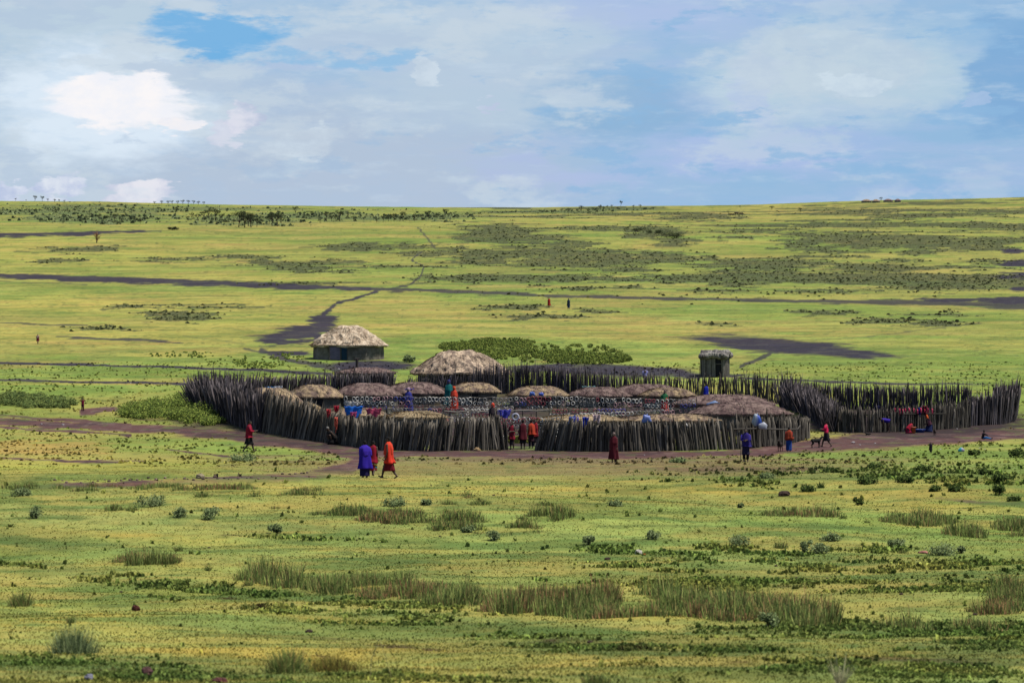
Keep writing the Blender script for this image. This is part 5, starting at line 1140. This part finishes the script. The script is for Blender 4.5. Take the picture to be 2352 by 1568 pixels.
tall('thin grass fringe along the lower edge of the dirt road', [(700, 1138, 120, 6, 0), (430, 1128, 180, 5, 0), (150, 1128, 150, 8, 0), (1100, 1148, 60, 4, 0)], 900, .3, n_per=20, w=.012)
tall('dark grass growing along the right edge of the foreground', [(2330, 1390, 50, 20, 0), (2280, 1402, 50, 8, 0), (2180, 1440, 130, 5, .03)], 500, .5)
def tuft(px, py, wpx, hpx, label, group, kind='grass', cols=None):
    b = G(px, py); r_ = SZ(wpx / 2, b.y); h = SZ(hpx, b.y)
    if kind == 'grass':
        n = int(18 + wpx * .5); P_ = np.array([[b.x + max(-1, min(1, random.gauss(0, .42))) * r_, b.y + random.uniform(-r_, r_) * .5, b.z - .03] for _ in range(max(int(wpx / 4), 5))]); h = h * (1.1 - .6 * np.abs(P_[:, 0] - b.x) / r_) * rng.uniform(.6, 1.1, len(P_))
        o = quads('grass_tuft', [blades(P_, n, r_ * .4, h, max(.005, b.y * .00011), cols or TALL, bend=.45)], None, tuple(b))
        return set_tag(o, label, 'grass tuft', group)
    t = thing('bush', label, 'bush', b, 0, group)
    mb = MB(); tips = []
    for k in range(9):
        a = random.uniform(0, 6.283); q_ = random.uniform(.2, .9); tp = Vector((math.cos(a) * r_ * q_, math.sin(a) * r_ * q_ * .8, h * random.uniform(.3, .85))); tips.append(tuple(tp + b)); mb.cur = (1, 1, 1)
        mb.tube([(0, 0, -.03), tuple(tp * .5 + Vector((0, 0, h * .05))), tuple(tp)], [.014, .009, .004], 4)
    mb.build('stem', M_bark, t)
    o = quads('foliage', [leaf_cloud(int(420 + 9 * wpx), tips + [(b.x, b.y, b.z + h * .4)], [r_ * .42] * 9 + [r_ * .75], max(.018, b.y * .00028), cols or GB)], None, tuple(b)); o.location = (0, 0, 0); o.parent = t; return t
GB = [AC((108, 124, 82), 1.3), AC((88, 104, 66), 1.2), AC((128, 140, 98), 1.3)]
GBD = [AC((74, 92, 48), 1.1), AC((92, 110, 56), 1.2), AC((56, 70, 42), 1.)]
gb = 'low bushes dotted over the near meadow'; gt = 'grass tufts standing alone in the foreground'
BL = [(84, 1190, 44, 36, 'bush'), (50, 1138, 44, 18, 'bush'), (412, 1188, 44, 26, 'bush'), (480, 1192, 50, 30, 'bush'), (635, 1224, 36, 26, 'bush'), (350, 1162, 70, 24, 'bush'), (910, 1162, 56, 18, 'bush'), (980, 1160, 30, 14, 'bush'),
      (1135, 1240, 40, 26, 'bush'), (1352, 1250, 34, 26, 'bush'), (1497, 1238, 40, 20, 'bush'), (1245, 1160, 44, 18, 'grass'), (1105, 1158, 60, 18, 'grass'), (1030, 1158, 36, 20, 'grass'), (1415, 1162, 40, 10, 'bush'), (1770, 1442, 52, 48, 'bush'),
      (1700, 1252, 50, 28, 'bush'), (1790, 1258, 40, 30, 'grass'), (1848, 1268, 34, 34, 'bush'), (1880, 1270, 60, 22, 'bush'), (1905, 1242, 50, 16, 'bush'), (2060, 1255, 40, 20, 'bush'), (2075, 1270, 18, 26, 'grass'), (2160, 1275, 70, 24, 'bush'), (2208, 1270, 24, 20, 'bush'),
      (1850, 1128, 46, 12, 'bush'), (1970, 1160, 22, 22, 'bush'), (1885, 1120, 16, 22, 'grass'), (1700, 1166, 16, 14, 'bush'), (2300, 1110, 40, 22, 'bush'), (2295, 1136, 40, 26, 'bush'), (2262, 1090, 34, 16, 'bush'), (2145, 1128, 30, 14, 'bush'), (2190, 1128, 26, 12, 'bush'),
      (1935, 1190, 18, 20, 'grass'), (1990, 1200, 20, 14, 'grass'), (2330, 1150, 30, 12, 'bush'), (408, 1265, 24, 24, 'grass'), (570, 1344, 22, 28, 'grass'), (478, 1310, 20, 28, 'grass'), (920, 1322, 50, 20, 'grass'), (2010, 1440, 26, 26, 'grass'), (2290, 1100, 20, 20, 'bush'),
      (2320, 1440, 30, 34, 'grass'), (2190, 1450, 40, 18, 'grass'), (1975, 1442, 26, 14, 'grass'), (50, 1390, 60, 50, 'grass'), (160, 1430, 30, 36, 'grass'), (580, 1140, 30, 14, 'grass'), (470, 1140, 50, 20, 'grass'), (260, 1172, 50, 26, 'grass'), (300, 1172, 30, 22, 'grass'), (1075, 1222, 30, 18, 'bush'),
      (1560, 1062, 40, 8, 'bush'), (560, 1058, 60, 10, 'bush'), (1760, 1098, 40, 8, 'bush'), (940, 832, 30, 18, 'bush'), (1905, 1085, 40, 10, 'bush'), (2010, 1075, 40, 10, 'bush'), (2080, 1108, 40, 14, 'bush'), (2120, 1082, 36, 12, 'bush'), (1990, 1110, 60, 12, 'bush'), (2340, 1050, 40, 26, 'bush'), (2240, 1045, 30, 10, 'bush')]
W1 = ['dark leafy', 'grey-green', 'thin sparse', 'rounded']
ORD = ['first', 'second', 'third', 'fourth', 'fifth', 'sixth', 'seventh', 'eighth', 'ninth', 'tenth', 'eleventh', 'twelfth', 'thirteenth', 'fourteenth', 'fifteenth', 'sixteenth', 'seventeenth']
def band(y): return 'round the road and yards' if y < 1095 else 'just below the road' if y < 1150 else 'level with the rusty grass band' if y < 1215 else 'below the rusty grass band' if y < 1285 else 'level with the long tall grass band'
def bkind(x, y, kd): return 'upright grass tuft' if kd == 'grass' else 'dark low bush' if x > 1840 and y < 1170 else 'grey-green low bush'
cnt = {}
BL.sort()
for i, (x, y, w, h, kd) in enumerate(BL):
    ky = (bkind(x, y, kd), band(y)); cnt[ky] = cnt.get(ky, 0) + 1
    dark = x > 1840 and y < 1170
    h *= .8; tuft(x, y, w, h, f'{ky[0]} {ky[1]}, {ORD[cnt[ky] - 1]} of them from the left', gb if kd == 'bush' else gt, kd, GBD if dark else GB if kd == 'bush' else None)
tuft(662, 1545, 90, 74, 'large blurred grass clump at the bottom edge left of centre', None, 'grass')
tuft(160, 1500, 100, 72, 'tall wispy weed near the bottom left corner', None, 'grass', GB)
tuft(760, 1540, 110, 44, 'thin yellowish grass clump right of the large blurred one', None, 'grass', [AC((170, 160, 80)), AC((140, 140, 70)), AC((110, 90, 54))])
tuft(1370, 1572, 60, 46, 'dark grass tuft cut by the bottom edge right of centre', None, 'grass')
tuft(1930, 1575, 20, 80, 'pair of tall pale grass stalks at the bottom edge', None, 'grass', [AC((200, 196, 150))])
mb = MB(); b = G(850, 1556); mb.cur = (1, 1, 1)
mb.tube([b, b + Vector((.02, 0, .25)), b + Vector((.12, 0, .52))], [.006, .006, .004], 5); mb.tube([b + Vector((.12, 0, .52)), b + Vector((.2, .0, .3)), b + Vector((.28, 0, .02))], [.005, .004, .004], 5)
set_tag(mb.build('grass_stalk', mat('dry_stalk', AC((206, 196, 130)), 1, .1)), 'single bent pale dry stalk near the bottom edge', 'grass stalk')
def fgmask(a, n): return scatter_mask(a, n, 33, 128)
# ground-hugging turf: short blades everywhere near the camera, weeds in the darker bands
P_ = fgmask(np.clip(1 - dirt, 0, 1) * (pyv > 1045) * np.maximum(gy, 34) ** -.3 * (.4 + n_sm), 90000); li = last_i
hh = rng.uniform(.012, .036, len(P_)); ww = P_[:, 1] * .00022; CF = col.reshape(-1, 3)
parts = [lowclumps(P_, hh, ww, None, .3, CF[li] * .95)]
set_tag(quads('grass', parts), 'short green and yellow turf covering the near meadow', 'grass', None, 'stuff')
dk = np.zeros_like(pxv)
for a in [(780, 1410, 330, 7, .08), (1100, 1440, 300, 20, .07), (1350, 1470, 360, 14, .06), (300, 1335, 360, 12, .1), (700, 1375, 300, 7, .07), (2000, 1070, 440, 34, 0), (2200, 1080, 180, 30, 0), (1950, 1545, 460, 24, .02), (2150, 1460, 380, 26, .03), (1700, 1345, 300, 14, .02), (1500, 1500, 300, 8, .05), (200, 1545, 380, 26, .05), (900, 1555, 260, 8, .03), (1900, 1300, 420, 14, 0), (1750, 1265, 400, 10, 0), (650, 1235, 200, 4, .03), (2180, 1345, 300, 14, 0)]:
    dk = np.maximum(dk, ell(*a[:4], soft=.5, tilt=a[4]))
P_ = fgmask(dk * fb * sst(nz(1.6, 95, 3), .42, .6) + .004 * fb, 42000); hh = (.018 + .085 * rng.random(len(P_)) ** 3.5) * np.interp(P_[:, 1], [34, 110], [.6, 1.9])
set_tag(quads('weeds', [lowclumps(P_, hh, hh * .6, None, .35, CF[last_i] * rng.choice([.6, .75, .9, 1.1], len(P_))[:, None] * (.86, 1.0, .9))]), 'dark low weeds in streaks across the near meadow', 'weeds', None, 'stuff')
P_ = scatter_mask(np.clip(1.2 - np.maximum(dirt, np.maximum(vill, yard)) * 1.5, 0, 1) * (n_sm > .45), 16000, 128, 240); hh = .03 + .12 * rng.random(len(P_)) ** 4
set_tag(quads('weeds', [lowclumps(P_, hh, hh * .9, None, .3, CF[last_i] * rng.choice([.6, .8, 1.], len(P_))[:, None])]), 'small weeds and grass around the stockade', 'weeds', None, 'stuff')

# ---------------------------------------------------------------- trees on the far slope
TV = []
TC = [AC((74, 84, 58), .7), AC((88, 98, 66), .7), AC((60, 70, 50), .65)]
for v_ in range(7):
    flatc = v_ % 2; mb = MB(); mb.cur = (1, 1, 1); lean = random.uniform(-.12, .12); th = random.uniform(.35, .5)
    mb.tube([(0, 0, -.06), (lean * .4, 0, th * .5), (lean, 0, th)], [.034, .026, .02], 6); tips = []
    for k in range(7):
        a = k * .9 + random.uniform(-.3, .3); q_ = random.uniform(.12, .36); tp = Vector((lean + math.cos(a) * q_, math.sin(a) * q_, random.uniform(.62, .86))); tips.append(tp)
        mb.tube([(lean * .7, 0, th * .75), tuple(Vector((lean, 0, th)).lerp(tp, .5) + Vector((0, 0, -.03))), tuple(tp)], [.018, .013, .006], 5)
    tm = mb.mesh('trunk', M_bark)
    rad = [(random.uniform(.13, .22), random.uniform(.13, .22), random.uniform(.07, .11) if flatc else random.uniform(.11, .16)) for _ in tips]
    q_ = leaf_cloud(520, [tuple(t + Vector((0, 0, .04))) for t in tips], rad, .022, TC, .35); cm = np_mesh('crown', q_[0].reshape(-1, 3), np.arange(520 * 4).reshape(-1, 4), q_[1].reshape(-1, 3), M_leaf); TV.append((tm, cm))
def tree(px, py, hpx, label, group, v_=None, wide=1.):
    b = G(px, py); s = SZ(hpx, b.y) / .95; tm, cm = TV[random.randrange(7) if v_ is None else v_]; t = thing('acacia_tree', label, 'tree', b, random.uniform(0, 6.28), group); t.scale = (s * wide, s * wide, s)
    for nm, me in (('trunk', tm), ('crown', cm)): o = bpy.data.objects.new(nm, me); COL.objects.link(o); o.parent = t
    return t
TL = {'dark tree in the tallest clump on the left slope': ('trees of the tall dark clump on the left slope', [(548, 522, 36, 1.1), (562, 523, 38, 1.1), (577, 523, 32, 1.1), (590, 521, 22, 1), (570, 520, 28, 1.2), (600, 518, 14, 1)]),
      'dark tree in the clump just right of the tallest one': ('trees of the second dark clump on the left slope', [(625, 519, 32, 1), (637, 520, 34, 1), (646, 518, 20, 1), (618, 516, 18, 1)]),
      'small tree in the straggling line left of the tall clump': ('trees straggling left of the tall clump', [(440, 504, 15, 1), (455, 507, 16, 1.2), (468, 505, 22, 1), (480, 503, 24, 1), (495, 506, 26, 1.1), (510, 508, 18, 1), (525, 508, 16, 1), (432, 507, 10, 1.3), (500, 494, 12, 1)]),
      'small tree in the open wood between the clumps and the footpath': ('trees of the open wood left of the far footpath', [(680, 493, 18, 1), (715, 496, 12, 1), (750, 508, 23, 1), (762, 508, 12, 1.2), (770, 509, 15, 1), (780, 508, 25, 1), (812, 508, 12, 1), (735, 512, 8, 1.4), (800, 500, 12, 1), (690, 512, 8, 1.4)]),
      'small tree in the line of woodland right of the far footpath': ('trees of the woodland line right of the far footpath', [(880, 510, 14, 1.1), (892, 509, 18, 1), (905, 508, 20, 1), (918, 508, 12, 1.2), (926, 508, 22, 1), (940, 508, 12, 1.2), (952, 508, 16, 1), (970, 506, 12, 1.2), (985, 505, 20, 1), (1003, 503, 12, 1.2), (1022, 501, 20, 1), (1030, 501, 12, 1), (865, 511, 10, 1.3)]),
      'thin tree at the left end of the skyline': ('trees at the left end of the skyline', [(36, 462, 7, 1), (80, 463, 13, 1), (97, 463, 13, 1), (110, 464, 8, 1), (125, 465, 8, 1.1), (136, 465, 7, 1), (148, 466, 7, 1), (228, 468, 4, 1), (60, 463, 5, 1), (160, 467, 5, 1.2)]),
      'low tree in the dark row on the skyline left of centre': ('trees in the dark row on the skyline', [(355, 469, 7, 1.3), (372, 470, 9, 1.2), (385, 470, 10, 1.2), (396, 470, 9, 1.2), (408, 470, 9, 1.3), (420, 470, 11, 1.2), (432, 470, 10, 1.3), (444, 470, 9, 1.3), (456, 471, 9, 1.3), (468, 471, 8, 1.3)]),
      'small tree on the left slope above the first dark gully': ('trees on the left slope above the dark gully', [(228, 509, 18, .9), (262, 509, 20, 1), (300, 513, 13, 1.2), (322, 513, 12, 1.2), (250, 505, 10, 1.2), (276, 510, 10, 1), (312, 511, 10, 1.2), (205, 505, 9, 1.3), (180, 503, 8, 1.3), (150, 500, 8, 1.2)]),
      'thin tree near the skyline right of centre': ('thin trees near the skyline right of centre', [(1335, 489, 17, .8), (1306, 488, 10, 1.2), (1325, 488, 9, 1.2), (1378, 486, 15, .8), (1386, 485, 11, .9), (1426, 474, 13, .8), (1395, 479, 7, 1), (1405, 478, 8, 1), (1418, 484, 9, 1.1), (1455, 479, 8, 1), (1470, 479, 9, 1.1), (1290, 488, 8, 1.4), (1272, 489, 8, 1.4), (1350, 487, 8, 1.3), (1362, 486, 9, 1.1), (1500, 482, 7, 1.4)]),
      'small tree standing alone on the dry slope at the right': ('lone trees on the dry right slope', [(1772, 482, 9, 1.4), (1838, 488, 11, 1.1), (1700, 478, 5, 1.2)])}
for lb, (gr, lst) in TL.items():
    for i, (x, y, h, w) in enumerate(sorted(lst)): tree(x, y, h, (ORD[i] + ' from the left, ' + lb), gr, wide=w)
tree(2024, 463, 10, 'lone tree on the skyline among the tiny round huts', None, 1)
def farbush(px, py, w, h, label, group=None):
    b = G(px, py); t = thing('bush', label, 'bush', b, 0, group); cs = [(b.x + SZ(random.uniform(-w, w) * .4, b.y), b.y + random.uniform(-3, 3), b.z + SZ(h, b.y) * random.uniform(.25, .55)) for _ in range(9)]
    mb = MB(); mb.cur = (1, 1, 1); [mb.tube([(0, 0, -.1), tuple((Vector(c_) - b) * .9)], .06, 4) for c_ in cs[:5]]; mb.build('stem', M_bark, t)
    r_ = SZ(h * .5, b.y); o = quads('foliage', [leaf_cloud(900, cs, [(r_ * 1.3, r_, r_ * .8)] * 9, SZ(.7, b.y), TC, .35)], None, tuple(b)); o.parent = t; o.location = (0, 0, 0)
for a in [(1530, 545, 64, 20, 'large dark round bush in the middle of the right slope'), (1555, 547, 36, 14, 'dark bush touching the large round one on its right'), (1462, 532, 60, 12, 'long dark bush left of the large round one'), (1500, 536, 40, 9, 'flat dark bush between the long bush and the large round one'), (395, 528, 34, 8, 'low dark bush at the end of the first dark gully')]: farbush(*a)
# leafless thorn tree
b = G(222, 558); t = thing('bare_tree', 'small leafless orange-brown tree standing alone on the left slope', 'tree', b); s = SZ(30, b.y); mb = MB(); mb.cur = (1, 1, 1)
mb.tube([(0, 0, -.1), (.03 * s, 0, .35 * s), (.02 * s, 0, .6 * s)], [.05 * s, .035 * s, .02 * s], 6); mb.build('trunk', M_bark, t); mb = MB()
for k in range(34):
    a = random.uniform(0, 6.28); z = random.uniform(.15, .6) * s; L = random.uniform(.25, .5) * s; p0 = Vector((.02 * s, 0, z)); p1 = p0 + Vector((math.cos(a) * L * .8, math.sin(a) * L * .8, L * random.uniform(.3, .9))); mb.tube([p0, p0.lerp(p1, .5) + Vector((0, 0, .03 * s)), p1], [.018 * s, .012 * s, .005 * s], 4)
mb.build('crown', mat('dry_twigs', AC((150, 110, 70)), 1, .2), t)
